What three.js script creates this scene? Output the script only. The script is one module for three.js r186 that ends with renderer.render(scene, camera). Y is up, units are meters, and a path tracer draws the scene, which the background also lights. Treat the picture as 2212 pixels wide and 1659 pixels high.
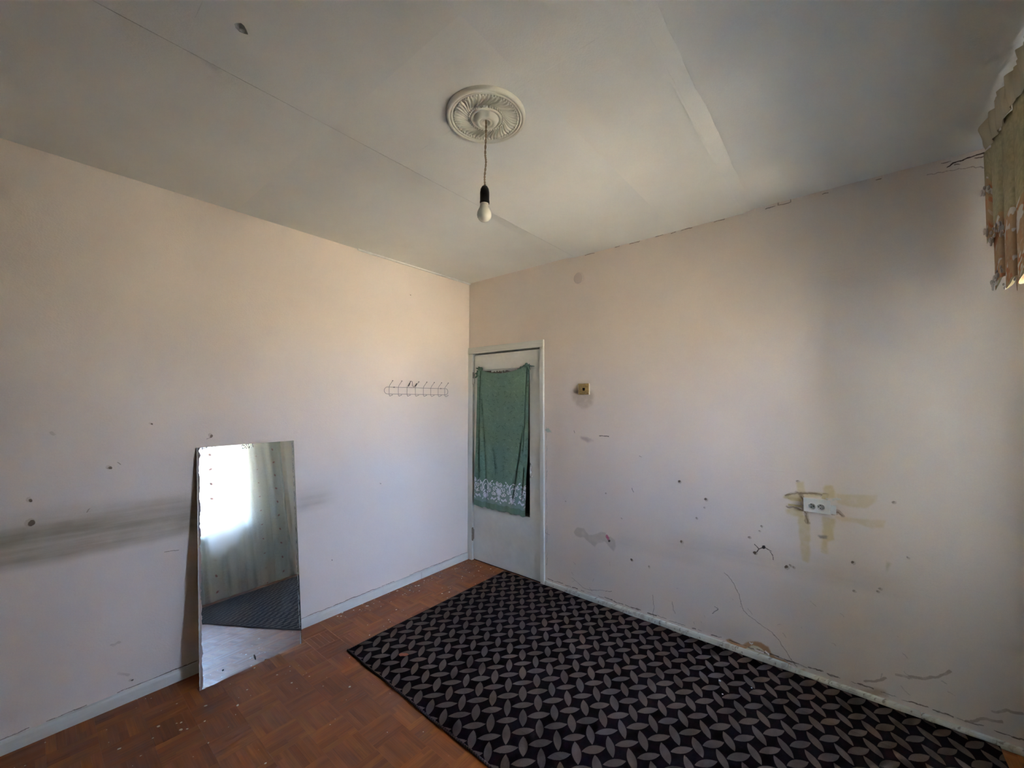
import * as THREE from 'three';
import { RoundedBoxGeometry } from 'three/addons/geometries/RoundedBoxGeometry.js';
import { mergeGeometries } from 'three/addons/utils/BufferGeometryUtils.js';
import { RectAreaLightUniformsLib } from 'three/addons/lights/RectAreaLightUniformsLib.js';

// ---------------------------------------------------------------- camera, sky, sun, exposure
const scene = new THREE.Scene();
const camera = new THREE.PerspectiveCamera(87.32, 2212 / 1659, 0.02, 300);
camera.matrixAutoUpdate = true;
{
  const right = new THREE.Vector3(0.77132, -0.00069, -0.63645), up = new THREE.Vector3(0.02661, 0.99916, 0.03117);
  const fwd = new THREE.Vector3(-0.63589, 0.04098, -0.77069);
  camera.quaternion.setFromRotationMatrix(new THREE.Matrix4().makeBasis(right, up, fwd.clone().negate()));
  camera.position.set(2.8542, 1.5283, 2.7922);
}
const renderer = new THREE.WebGLRenderer({ antialias: true });
renderer.toneMapping = THREE.LinearToneMapping;
renderer.toneMappingExposure = 33;
renderer.shadowMap.enabled = true;
RectAreaLightUniformsLib.init();

{ // hazy bright sky: whiter at the horizon, bluer overhead
  const w = 64, h = 64, d = new Float32Array(w * h * 4);
  for (let y = 0; y < h; y++) {
    const e = Math.max(0, (y / (h - 1)) * 2 - 1), k = Math.pow(e, 0.6);
    for (let x = 0; x < w; x++) {
      const i = (y * w + x) * 4;
      d[i] = 0.80 - 0.44 * k; d[i + 1] = 1.0 - 0.36 * k; d[i + 2] = 1.42 - 0.06 * k; d[i + 3] = 1;
    }
  }
  const sky = new THREE.DataTexture(d, w, h, THREE.RGBAFormat, THREE.FloatType);
  sky.mapping = THREE.EquirectangularReflectionMapping;
  sky.magFilter = THREE.LinearFilter;
  sky.needsUpdate = true;
  scene.background = sky;
  scene.backgroundIntensity = 1.75;
}
const sun = new THREE.DirectionalLight(0xfff8f0, 19);   // stands behind the house: it reaches the yard only
sun.position.set(-12, 34, 3); sun.target.position.set(6, 0, 0);
sun.castShadow = true;
Object.assign(sun.shadow.camera, { left: -40, right: 40, top: 40, bottom: -40, near: 1, far: 120 });
sun.shadow.mapSize.set(2048, 2048);
scene.add(sun, sun.target);
// daylight standing in the mouth of the loggia outside the window
const daylight = new THREE.RectAreaLight(0xf3f1ee, 0.08, 1.3, 2.9);
daylight.position.set(5.35, 1.42, 1.08); daylight.lookAt(0, 1.42, 1.08);
scene.add(daylight);

// ---------------------------------------------------------------- small helpers
const H = 2.68, XW = 3.62, ZB = 3.3;
let seed = 7;
const rnd = () => { seed = (seed * 1664525 + 1013904223) >>> 0; return seed / 4294967296; };
const rr = (a, b) => a + (b - a) * rnd();
const h2 = (x, y, s = 0) => { let n = Math.imul(x | 0, 374761393) + Math.imul(y | 0, 668265263) + Math.imul(s | 0, 1442695041); n = Math.imul(n ^ (n >>> 13), 1274126177); return ((n ^ (n >>> 16)) >>> 0) / 4294967296; };
const vn = (x, y, s = 0) => { const i = Math.floor(x), j = Math.floor(y), f = x - i, g = y - j, u = f * f * (3 - 2 * f), v = g * g * (3 - 2 * g); const a = h2(i, j, s), b = h2(i + 1, j, s), c = h2(i, j + 1, s), d = h2(i + 1, j + 1, s); return a + (b - a) * u + (c - a) * v + (a - b - c + d) * u * v; };
const fbm = (x, y, s = 0, o = 4) => { let t = 0, a = 0.5, n = 0; for (let k = 0; k < o; k++) { t += a * vn(x, y, s + k); n += a; a *= 0.5; x *= 2.03; y *= 2.03; } return t / n; };
const sst = (a, b, x) => { const t = Math.min(1, Math.max(0, (x - a) / (b - a))); return t * t * (3 - 2 * t); };
const taken = {};
const numbered = (n) => { const k = taken[n] = (taken[n] ?? -1) + 1; return k ? n + '_' + String(k).padStart(3, '0') : n; };
function part(name, geo, mat, parent, label) {
  const m = new THREE.Mesh(geo, mat); m.name = numbered(name); m.castShadow = m.receiveShadow = true;
  if (label) m.userData.label = label;
  (parent ?? scene).add(m); return m;
}
function group(name, x = 0, y = 0, z = 0) { const g = new THREE.Group(); g.name = numbered(name); g.position.set(x, y, z); scene.add(g); return g; }
function tag(o, label, category, grp) { o.userData.label = label; o.userData.category = category; if (grp) o.userData.group = grp; return o; }
function structure(o, label) { o.userData.kind = 'structure'; if (label) o.userData.label = label; return o; }
const box = (x0, x1, y0, y1, z0, z1) => new THREE.BoxGeometry(x1 - x0, y1 - y0, z1 - z0).translate((x0 + x1) / 2, (y0 + y1) / 2, (z0 + z1) / 2);
const rbox = (x0, x1, y0, y1, z0, z1, r = 0.002, s = 2) => new RoundedBoxGeometry(x1 - x0, y1 - y0, z1 - z0, s, r).translate((x0 + x1) / 2, (y0 + y1) / 2, (z0 + z1) / 2);
const tube = (pts, r, n = 40, rs = 8, closed = false) => new THREE.TubeGeometry(new THREE.CatmullRomCurve3(pts.map((p) => new THREE.Vector3(...p)), closed, 'centripetal'), n, r, rs, closed);
const lathe = (pts, n = 48) => new THREE.LatheGeometry(pts.map((p) => new THREE.Vector2(...p)), n);
const merge = (list) => mergeGeometries(list.map((g) => { const q = g.index ? g.toNonIndexed() : g; for (const k of Object.keys(q.attributes)) if (!['position', 'normal', 'uv'].includes(k)) q.deleteAttribute(k); return q; }));
function uvBy(geo, fn) { const p = geo.attributes.position, u = new Float32Array(p.count * 2); for (let i = 0; i < p.count; i++) { const [a, b] = fn(p.getX(i), p.getY(i), p.getZ(i)); u[2 * i] = a; u[2 * i + 1] = b; } geo.setAttribute('uv', new THREE.BufferAttribute(u, 2)); return geo; }
// a sheet with thickness t from f(u, v) -> [x, y, z]
function sheet(f, nu, nv, t) {
  const P = [], N = [], e = 1e-3;
  const at = (u, v) => new THREE.Vector3(...f(u, v));
  for (let j = 0; j <= nv; j++) for (let i = 0; i <= nu; i++) {
    const u = i / nu, v = j / nv;
    const du = at(Math.min(1, u + e), v).sub(at(Math.max(0, u - e), v)), dv = at(u, Math.min(1, v + e)).sub(at(u, Math.max(0, v - e)));
    P.push(at(u, v)); N.push(du.cross(dv).normalize());
  }
  const pos = [], nor = [], uv = [], idx = [], w = nu + 1, c = P.length;
  for (const s of [1, -1]) for (let k = 0; k < c; k++) {
    const q = P[k].clone().addScaledVector(N[k], s * t / 2); pos.push(q.x, q.y, q.z); nor.push(N[k].x * s, N[k].y * s, N[k].z * s);
    uv.push((k % w) / nu, Math.floor(k / w) / nv);
  }
  for (let j = 0; j < nv; j++) for (let i = 0; i < nu; i++) {
    const a = j * w + i, b = a + 1, d = a + w, e2 = d + 1;
    idx.push(a, b, e2, a, e2, d, c + a, c + e2, c + b, c + a, c + d, c + e2);
  }
  const rim = (a, b) => idx.push(a, c + a, c + b, a, c + b, b);
  for (let i = 0; i < nu; i++) { rim(i, i + 1); rim(nv * w + i + 1, nv * w + i); }
  for (let j = 0; j < nv; j++) { rim((j + 1) * w, j * w); rim(j * w + nu, (j + 1) * w + nu); }
  const g = new THREE.BufferGeometry();
  g.setAttribute('position', new THREE.Float32BufferAttribute(pos, 3)); g.setAttribute('normal', new THREE.Float32BufferAttribute(nor, 3)); g.setAttribute('uv', new THREE.Float32BufferAttribute(uv, 2));
  g.setIndex(idx); return g;
}
// ---------------------------------------------------------------- textures
function canvasTex(w, h, draw, pixel) {
  const c = document.createElement('canvas'); c.width = w; c.height = h; const g = c.getContext('2d'); draw(g, w, h);
  if (pixel) {
    const im = g.getImageData(0, 0, w, h), d = im.data, o = [0, 0, 0];
    for (let y = 0; y < h; y++) for (let x = 0; x < w; x++) { const i = (y * w + x) * 4; o[0] = d[i]; o[1] = d[i + 1]; o[2] = d[i + 2]; pixel(o, x, y); d[i] = o[0]; d[i + 1] = o[1]; d[i + 2] = o[2]; }
    g.putImageData(im, 0, 0);
  }
  const t = new THREE.CanvasTexture(c); t.colorSpace = THREE.SRGBColorSpace; return t;
}
function dataTex(w, h, fn, srgb = false, repeat = true) {
  const d = new Uint8Array(w * h * 4), o = [0, 0, 0, 255];
  for (let y = 0; y < h; y++) for (let x = 0; x < w; x++) { o[3] = 255; fn(o, x / w, y / h, x, y); const i = (y * w + x) * 4; for (let k = 0; k < 4; k++) d[i + k] = Math.max(0, Math.min(255, o[k])); }
  const t = new THREE.DataTexture(d, w, h); t.magFilter = THREE.LinearFilter; if (repeat) t.wrapS = t.wrapT = THREE.RepeatWrapping; if (srgb) t.colorSpace = THREE.SRGBColorSpace; t.needsUpdate = true; return t;
}
const std = (o) => new THREE.MeshStandardMaterial(o);
const phys = (o) => new THREE.MeshPhysicalMaterial(o);
const col = (r, g, b) => new THREE.Color().setRGB(r / 255, g / 255, b / 255, THREE.SRGBColorSpace);
// ---------------------------------------------------------------- marks on the plaster, in metres on their wall
const RM={crackMain:[2.254,0.465,2.283,0.441,2.312,0.401,2.329,0.358,2.352,0.278,2.366,0.255,2.393,0.240,2.420,0.222,2.461,0.206,2.493,0.187,2.525,0.161,2.556,0.113,2.586,0.066,2.607,0.041],star1:[2.420,0.674,2.430,0.662,2.440,0.652,2.452,0.661,2.464,0.668],star2:[2.440,0.652,2.430,0.633,2.421,0.619],star3:[2.464,0.668,2.485,0.658,2.507,0.649],star4:[2.496,0.646,2.509,0.632,2.514,0.607],blotch:[1.181,0.491,1.212,0.534,1.271,0.535,1.312,0.497,1.352,0.501,1.408,0.537,1.458,0.543,1.462,0.490,1.490,0.525,1.527,0.504,1.537,0.457,1.515,0.419,1.483,0.445,1.451,0.477,1.385,0.453,1.362,0.418,1.323,0.439,1.271,0.468,1.199,0.464],tapeUL:[2.633,1.065,2.664,1.073,2.675,1.015,2.636,1.006],tapeDL:[2.638,0.879,2.684,0.887,2.688,0.811,2.682,0.627,2.649,0.641,2.637,0.801],tapeUR:[2.752,1.048,2.762,1.067,2.792,1.071,2.804,1.041,2.801,1.005,2.758,0.998],tapeDR:[2.748,0.895,2.801,0.894,2.798,0.869,2.788,0.817,2.792,0.779,2.758,0.761,2.765,0.695,2.733,0.702,2.745,0.823],tapeTL:[2.569,0.971,2.583,0.994,2.633,1.009,2.670,1.014,2.666,0.969,2.607,0.960,2.579,0.967],tapeTM:[2.670,1.014,2.753,1.023,2.764,0.999,2.669,0.988],tapeTR:[2.807,1.025,2.903,1.034,2.971,1.040,2.959,1.005,2.925,0.965,2.847,0.969,2.809,0.977],tapeBL:[2.579,0.903,2.612,0.920,2.655,0.912,2.658,0.875,2.630,0.874,2.586,0.879],tapeBR:[2.799,0.908,2.900,0.912,3.002,0.925,2.991,0.886,2.950,0.871,2.886,0.886,2.829,0.882],dirtL:[2.654,0.997,2.664,0.969,2.659,0.939,2.668,0.910,2.678,0.846],dirtL2:[2.587,0.919,2.631,0.919,2.655,0.912],dirtT:[2.582,0.988,2.633,1.007,2.691,1.012,2.747,1.011],dirtB:[2.785,0.916,2.813,0.932,2.832,0.914],smudge:[2.721,0.789,2.762,0.796,2.758,0.779,2.729,0.773],greenR:[2.996,0.713,3.011,0.711,3.008,0.697,2.997,0.654],peel:[2.252,0.059,2.274,0.072,2.315,0.065,2.341,0.060,2.371,0.086,2.405,0.104,2.441,0.109,2.478,0.100,2.485,0.071,2.507,0.057,2.552,0.056,2.592,0.041,2.530,0.030,2.457,0.032,2.354,0.032,2.301,0.033,2.260,0.047],peelIn:[2.354,0.044,2.370,0.056,2.402,0.080,2.430,0.082,2.458,0.067,2.482,0.053,2.477,0.046,2.406,0.035,2.362,0.038],peelEdge1:[2.404,0.060,2.414,0.053,2.432,0.055,2.455,0.055],peelEdge2:[2.460,0.066,2.472,0.061,2.481,0.056],peelEdge3:[2.379,0.086,2.392,0.082,2.400,0.091],peelEdge4:[2.575,0.035,2.592,0.033,2.605,0.028],peel2:[2.624,0.033,2.650,0.049,2.649,0.021],crackB1:[1.160,0.133,1.220,0.108,1.261,0.085,1.313,0.083,1.404,0.109,1.501,0.125],crackB2:[1.807,0.193,1.809,0.122,1.806,0.040],crackB3:[1.938,0.189,1.942,0.137,1.954,0.115],crackB4:[1.314,0.100,1.336,0.081],crackDoor:[0.892,0.443,0.919,0.426,0.952,0.420],topCrack:[3.201,2.634,3.245,2.632,3.284,2.623,3.301,2.627,3.325,2.619,3.348,2.619,3.379,2.603,3.417,2.574],streak1:[2.898,0.087,2.934,0.103,2.975,0.137],streak2:[3.019,0.169,3.081,0.182,3.163,0.226,3.203,0.261],streak3:[3.247,0.059,3.292,0.093,3.351,0.111],streak4:[3.325,0.141,3.365,0.166,3.413,0.175],patch2:[2.859,0.024,2.938,0.069,2.978,0.070,2.989,0.049,2.932,0.030],smear1:[1.414,1.262,1.466,1.264,1.489,1.260],smear2:[1.245,1.247,1.307,1.240,1.367,1.216,1.319,1.203,1.258,1.226],teal:[0.906,1.286,0.941,1.300,0.980,1.261,0.927,1.264],tick1:[1.723,1.136,1.736,1.127],tick2:[1.189,1.288,1.193,1.268],tick3:[1.663,0.902,1.673,0.876],scuffA:[2.191,0.238,2.215,0.229,2.182,0.193],switchStain:[1.170,1.594,1.174,1.538,1.211,1.498,1.256,1.467,1.309,1.471,1.349,1.499,1.362,1.553,1.358,1.599,1.266,1.609]};
const RD=[1.993,0.991,7,2.151,0.898,7,2.001,0.597,7,2.094,0.768,5,2.144,0.842,4,1.581,0.673,3,1.458,0.838,4,2.392,0.709,5,2.456,0.788,3,2.443,0.755,3,1.653,0.393,6,1.107,0.723,3,1.777,0.376,5,3.031,1.019,5,2.637,1.073,4,2.456,0.788,4,2.573,0.577,7,2.592,0.594,4,2.607,0.588,4,2.956,0.560,4,2.964,0.579,4,3.075,0.759,3,2.868,0.536,4,2.864,0.679,6,1.656,0.392,6,2.419,0.623,6];
const LM={band:[2.840,0.935,2.721,0.919,2.602,0.961,2.412,0.961,2.168,0.910,2.156,0.758,2.342,0.789,2.529,0.789,2.639,0.782,2.741,0.782,2.835,0.783],bandR:[1.609,0.878,1.486,0.897,1.354,0.847,1.301,0.771,1.419,0.746,1.576,0.748],scr:[2.282,0.712,2.250,0.708,2.222,0.705],m1:[2.517,1.190,2.508,1.197,2.502,1.189],m2:[2.480,1.214,2.470,1.202],m3:[2.583,0.989,2.572,1.007],m4:[2.113,1.310,2.091,1.317],fa:[2.707,1.377,2.699,1.372],fb:[2.480,0.307,2.450,0.310],fc:[2.439,0.157,2.408,0.129]};
const LD=[2.759,1.079,6,2.752,0.977,10,2.354,1.404,4,2.395,0.096,4,2.089,1.322,6,2.507,1.191,6,0.703,2.433,4,1.353,0.389,3,0.972,0.869,3];
const FL=[0.078,1.114,8,0.016,1.024,7,0.051,1.213,8,0.080,1.181,6,0.073,1.119,9,0.087,1.023,5,0.159,1.057,5,0.285,1.010,8,0.362,1.125,7,0.393,1.134,5,0.426,1.311,6,0.059,1.312,8,0.043,1.329,7,0.023,1.283,9,0.095,1.299,4,0.406,1.192,4,0.307,1.254,4,0.043,0.835,10,0.110,0.763,9,0.098,0.668,12,0.088,0.689,9,0.133,0.848,6,0.128,0.822,6,0.181,0.722,7,0.158,0.766,4,0.063,0.581,9,0.013,0.618,7,0.094,0.610,6,0.355,0.635,9,0.382,0.584,9,0.440,0.655,5,0.464,0.616,4,0.312,0.532,5,0.343,0.539,4,0.285,0.575,5,0.252,0.319,7,0.277,0.353,5,0.322,0.247,6,0.240,0.220,6,0.180,0.203,6,0.191,0.085,7,0.237,0.075,8,0.282,0.146,7,0.133,0.188,5,0.088,0.253,7,0.090,0.237,6,0.337,0.047,9,0.402,0.079,5,0.459,0.246,6,0.440,0.348,5,0.384,0.191,4,0.099,0.438,6,0.074,0.507,5,0.545,1.512,5,0.079,1.067,5,0.008,0.900,5,0.022,1.124,5,0.382,2.269,7,0.434,2.282,10,0.373,2.283,5,0.453,2.260,6,0.330,2.342,8,0.215,2.253,5,0.016,2.376,5,0.066,2.328,4,0.356,2.478,7,0.396,2.373,4,0.476,2.424,4,0.047,2.347,3,0.344,2.164,8,0.465,2.061,8,0.460,2.195,6,0.377,1.993,6,0.373,1.846,6,0.504,1.822,7,0.525,1.736,5,0.774,1.637,8,0.397,1.786,4,0.622,2.220,5,0.931,2.096,5,0.353,1.771,5,0.210,1.904,6,0.451,2.260,5];

const PINK = [232, 220, 207];
// ---------------------------------------------------------------- surface textures
const plaster = dataTex(512, 512, (o, u, v) => { const k = 128 + 90 * (fbm(u * 8, v * 8, 3, 5) - 0.5) + 26 * (vn(u * 256, v * 256, 9) - 0.5); o[0] = o[1] = o[2] = k; });
const blur = (g, px) => { try { g.filter = px ? `blur(${px}px)` : 'none'; } catch (e) { /* plain edges */ } };
function wallMap(w, h, W, HH, marks, extra) {
  const layer = document.createElement('canvas'); layer.width = w; layer.height = h;
  { const g = layer.getContext('2d');
    const X = (x) => x / W * w, Y = (y) => h - y / HH * h, s = w / W;
    const path = (a, close) => { g.beginPath(); for (let i = 0; i < a.length; i += 2) g[i ? 'lineTo' : 'moveTo'](X(a[i]), Y(a[i + 1])); if (close) g.closePath(); };
    marks({
      line(a, c, wd) { path(a); g.strokeStyle = c; g.lineWidth = wd * s; g.lineCap = 'round'; g.lineJoin = 'round'; g.stroke(); },
      fill(a, c, b = 0) { blur(g, b * s); path(a, true); g.fillStyle = c; g.fill(); blur(g, 0); },
      dot(x, y, r, c) { g.beginPath(); g.ellipse(X(x), Y(y), r * s, r * s * 1.15, 0.4, 0, 7); g.fillStyle = c; g.fill(); },
    }); }
  const md = layer.getContext('2d').getImageData(0, 0, w, h).data;
  return canvasTex(w, h, (g) => { g.fillStyle = `rgb(${PINK})`; g.fillRect(0, 0, w, h); }, (o, x, y) => {
    const u = x / w * W, v = (1 - y / h) * HH;
    let k = 1 + 0.05 * (fbm(u * 2.2, v * 2.2, 21, 4) - 0.5) + 0.03 * (h2(x, y, 5) - 0.5);
    const t = 5 * (fbm(u * 1.4 + 9, v * 1.4, 31, 3) - 0.5);
    o[0] = o[0] * k + t; o[1] *= k; o[2] = o[2] * k - t;
    extra?.(o, u, v);
    // marks are patchy matter: look them up a little displaced and let them thin out in grains
    const dx = Math.round(7 * (fbm(u * 26, v * 26, 51, 3) - 0.5)), dy = Math.round(7 * (fbm(u * 26 + 40, v * 26, 53, 3) - 0.5));
    const q = (Math.min(h - 1, Math.max(0, y + dy)) * w + Math.min(w - 1, Math.max(0, x + dx))) * 4, al = md[q + 3] / 255;
    if (al > 0) { const m = al * Math.min(1, Math.max(0.1, 0.95 + 1.5 * (fbm(u * 34, v * 34, 55, 4) - 0.52) * (1.25 - al))), c = [md[q], md[q + 1], md[q + 2]]; for (let i = 0; i < 3; i++) o[i] += (c[i] - o[i]) * m; }
  });
}
const mix = (o, c, k) => { for (let i = 0; i < 3; i++) o[i] += (c[i] - o[i]) * k; };
const jag = (a, amp) => { const r = []; for (let i = 0; i < a.length - 2; i += 2) { const n = Math.max(2, Math.round(Math.hypot(a[i + 2] - a[i], a[i + 3] - a[i + 1]) / 0.012)); for (let k = 0; k < n; k++) r.push(a[i] + (a[i + 2] - a[i]) * k / n + rr(-amp, amp), a[i + 1] + (a[i + 3] - a[i + 1]) * k / n + rr(-amp, amp)); } r.push(a[a.length - 2], a[a.length - 1]); return r; };

// greasy rub marks left by furniture: streaky dirt along the wall, with a ragged lower edge
function rubBand(o, u, v, u0, u1, v0, v1, strength, tint) {
  if (v < v0 - 0.06 || v > v1 + 0.15 || u < u0 - 0.1 || u > u1 + 0.1) return;
  const w = 0.03 * (fbm(u * 5, 3, 41) - 0.5), streak = 0.65 + 0.7 * (fbm(u * 3, v * 38, 43) - 0.5) + 0.3 * (fbm(u * 14, v * 14, 44) - 0.5);
  const a = sst(v0 + w - 0.03, v0 + w + 0.035, v) * (1 - sst(v1 - 0.03, v1 + 0.13, v + 2 * w)) * sst(u0 - 0.08, u0 + 0.12, u + w) * (1 - sst(u1 - 0.15, u1 + 0.05, u + w));
  mix(o, tint, strength * a * streak);
}
const leftMap = wallMap(2048, 1664, ZB, H, (T) => {
  for (let i = 0; i < LD.length; i += 3) { T.dot(LD[i], LD[i + 1], LD[i + 2] * 0.0011, 'rgba(70,52,36,.8)'); T.dot(LD[i] + 0.006, LD[i + 1] + 0.004, LD[i + 2] * 0.0016, 'rgba(150,130,100,.25)'); }
  for (const k of ['scr', 'm1', 'm2', 'm3', 'm4']) T.line(LM[k], 'rgba(120,100,80,.6)', 0.003);
  for (const k of ['fa', 'fb', 'fc']) T.line(jag(LM[k], 0.004), 'rgba(140,124,104,.2)', 0.012);
  for (let z = 0.02; z < 3.2; z += rr(0.05, 0.5)) T.line(jag([z, 0.0635, z + rr(0.1, 0.5), 0.0635], 0.0006), 'rgba(92,78,62,.75)', 0.0028);   // open joint above the skirting
  for (let y = 0.1; y < 1.9; y += rr(0.01, 0.2)) if (y > 0.85) T.line([0.004, y, 0.004, y + rr(0.01, 0.06)], 'rgba(90,78,66,.55)', 0.004);
}, (o, u, v) => {
  rubBand(o, u, v, 2.06, 3.4, 0.79 + 0.004 * 0, 0.93, 0.62, [104, 92, 62]);
  rubBand(o, u, v, 1.36, 1.66, 0.78, 0.86, 0.3, [112, 104, 84]);
});
const D3 = (s) => `rgba(92,64,40,${s})`, TAPE = (s) => `rgba(204,182,112,${s})`;
const rightMap = wallMap(2048, 1568, XW, H, (T) => {
  T.fill(RM.switchStain, 'rgba(178,160,138,.5)', 0.012);
  T.fill(RM.blotch, 'rgba(194,180,162,.6)', 0.003);
  T.fill(RM.peel, 'rgba(192,144,100,.95)', 0.003); T.fill(RM.peelIn, 'rgba(222,214,182,1)', 0.001); T.fill(RM.peel2, 'rgba(176,136,98,.7)', 0.004); T.fill(RM.patch2, 'rgba(168,138,108,.55)', 0.006);
  for (const k of ['peelEdge1', 'peelEdge2', 'peelEdge3', 'peelEdge4']) T.line(jag(RM[k], 0.002), 'rgba(80,58,40,.85)', 0.003);
  for (const k of ['tapeUL', 'tapeDL', 'tapeUR', 'tapeDR', 'tapeTL', 'tapeTM', 'tapeTR', 'tapeBL', 'tapeBR']) T.fill(RM[k], TAPE(k === 'tapeTR' || k === 'tapeBR' ? 0.34 : 0.5), 0.004);
  for (const [k, w] of [['dirtL', 0.009], ['dirtL2', 0.005], ['dirtT', 0.006], ['dirtB', 0.008]]) { T.line(jag(RM[k], 0.002), D3(0.5), w * 0.6); T.line(jag(RM[k], 0.004), D3(0.28), w * 2.2); }
  T.fill(RM.smudge, 'rgba(110,104,98,.6)', 0.003); T.fill(RM.greenR, 'rgba(172,166,120,.45)', 0.004);
  T.line(jag(RM.crackMain, 0.002), 'rgba(150,130,116,.75)', 0.0035);
  T.line(RM.crackMain.map((q, i) => q + (i % 2 ? 0.004 : 0.004)), 'rgba(240,230,222,.5)', 0.004);
  for (const k of ['star1', 'star2', 'star3', 'star4']) T.line(jag(RM[k], 0.001), 'rgba(58,44,36,.95)', k === 'star1' || k === 'star2' ? 0.0045 : 0.003);
  T.dot(RM.star1[8], RM.star1[9], 0.008, 'rgba(40,30,26,.95)'); T.dot(RM.star2[4], RM.star2[5], 0.006, 'rgba(64,50,40,.9)');
  for (const k of ['crackB1', 'crackB2', 'crackB3', 'crackB4', 'crackDoor', 'topCrack']) T.line(jag(RM[k], 0.002), 'rgba(128,108,98,.6)', 0.003);
  for (const k of ['streak1', 'streak2', 'streak3', 'streak4']) T.line(jag(RM[k], 0.003), 'rgba(130,108,86,.42)', 0.012);
  T.line(RM.smear1, 'rgba(80,66,56,.7)', 0.006); T.fill(RM.smear2, 'rgba(160,144,138,.45)', 0.006); T.fill(RM.teal, 'rgba(150,186,172,.6)', 0.003);
  for (const k of ['tick1', 'tick2', 'tick3', 'scuffA']) T.line(RM[k], 'rgba(96,82,72,.65)', 0.004);
  for (let i = 0; i < RD.length; i += 3) { T.dot(RD[i], RD[i + 1], RD[i + 2] * 0.0011, RD[i + 2] > 5 ? 'rgba(74,56,40,.85)' : 'rgba(110,94,80,.45)'); T.dot(RD[i] + 0.004, RD[i + 1] - 0.003, RD[i + 2] * 0.0017, 'rgba(130,108,84,.28)'); }
  for (const [x, y] of [[1.466, 0.517], [1.474, 0.505]]) T.dot(x, y, 0.011, 'rgba(196,96,122,.75)'); T.dot(1.484, 0.488, 0.008, 'rgba(62,48,40,.85)');
  T.line(jag([3.265, 2.652, 3.285, 2.663, 3.33, 2.668, 3.4, 2.672], 0.003), 'rgba(44,28,20,.95)', 0.006); T.line(jag([3.29, 2.655, 3.31, 2.648], 0.003), 'rgba(60,40,28,.7)', 0.004); T.line(jag([3.36, 2.655, 3.4, 2.66], 0.004), 'rgba(70,46,34,.7)', 0.006);   // broken plaster under the ceiling
  // ragged plaster line just above the skirting, and chips beside the door casing
  for (let x = 0.93; x < 3.48; x += rr(0.02, 0.09)) T.line(jag([x, 0.058 + rr(0, 0.006), x + rr(0.02, 0.07), 0.058 + rr(0, 0.006)], 0.002), `rgba(96,80,66,${rr(0.4, 0.85)})`, rr(0.002, 0.007));
  for (let y = 0.1; y < 1.3; y += rr(0.02, 0.12)) T.line(jag([0.918 + rr(0, 0.006), y, 0.918 + rr(0, 0.012), y + rr(0.02, 0.1)], 0.002), `rgba(140,150,140,${rr(0.2, 0.6)})`, 0.004);
  for (let i = 0; i < 26; i++) { const x = rr(1, 3.4), y = rr(0.08, 0.42); T.line(jag([x, y, x + rr(-0.03, 0.03), y + rr(-0.03, 0.03)], 0.003), 'rgba(150,134,126,.4)', 0.003); }
  for (let x = 1.3; x < 3.3; x += rr(0.05, 0.3)) T.line([x, H - 0.004, x + rr(0.02, 0.1), H - 0.004], 'rgba(96,80,66,.7)', 0.004);
}, (o, u, v) => { rubBand(o, u, v, 1.9, 3.1, 0.55, 0.6, 0.16, [118, 110, 96]); rubBand(o, u, v, 1.5, 2.2, 0.46, 0.5, 0.1, [118, 110, 96]); });
const plasterBump = plaster.clone(); plasterBump.repeat.set(3, 2.4); plasterBump.needsUpdate = true;
const leftMat = std({ map: leftMap, roughness: 0.62, bumpMap: plasterBump, bumpScale: 0.004 });
const rightMat = std({ map: rightMap, roughness: 0.62, bumpMap: plasterBump, bumpScale: 0.004 });
const plainWall = std({ color: col(...PINK), roughness: 0.7 });
const ceilMap = dataTex(1024, 1024, (o, u, v, x, y) => { const k = 1 + 0.05 * (fbm(u * 7, v * 7, 61, 5) - 0.5) + 0.02 * (h2(x, y, 6) - 0.5), t = 3 * (fbm(u * 4, v * 4, 66, 3) - 0.5); o[0] = 230 * k + t; o[1] = 230 * k; o[2] = 224 * k - t; }, true);
const ceilMat = std({ map: ceilMap, roughness: 0.8, bumpMap: plasterBump, bumpScale: 0.004 });
const paintMat = (r, g, b, rough = 0.45) => { const t = dataTex(256, 256, (o, u, v) => { const k = 1 + 0.09 * (fbm(u * 6, v * 6, 71, 4) - 0.5), s = fbm(u * 40, v * 40, 77, 2) - 0.5; o[0] = r * (k + 0.03 * s); o[1] = g * (k + 0.03 * s); o[2] = b * (k + 0.03 * s); }, true); return std({ map: t, roughness: rough, bumpMap: plaster, bumpScale: 0.002 }); };
const trimMat = paintMat(216, 216, 206), doorMat = paintMat(222, 223, 214, 0.4);
const wornTrim = std({ map: dataTex(512, 256, (o, u, v) => { const k = 1 + 0.12 * (fbm(u * 10, v * 8, 74, 4) - 0.5); o[0] = 208 * k; o[1] = 208 * k; o[2] = 196 * k; mix(o, [124, 108, 88], 0.22 * sst(0.58, 0.68, fbm(u * 60, v * 9, 75, 5))); mix(o, [84, 70, 58], 0.4 * sst(0.67, 0.71, fbm(u * 90 + 3, v * 14, 76, 4))); }, true), roughness: 0.6, bumpMap: plaster, bumpScale: 0.004 });
const dark = std({ color: 0x151210, roughness: 0.9 });

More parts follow.
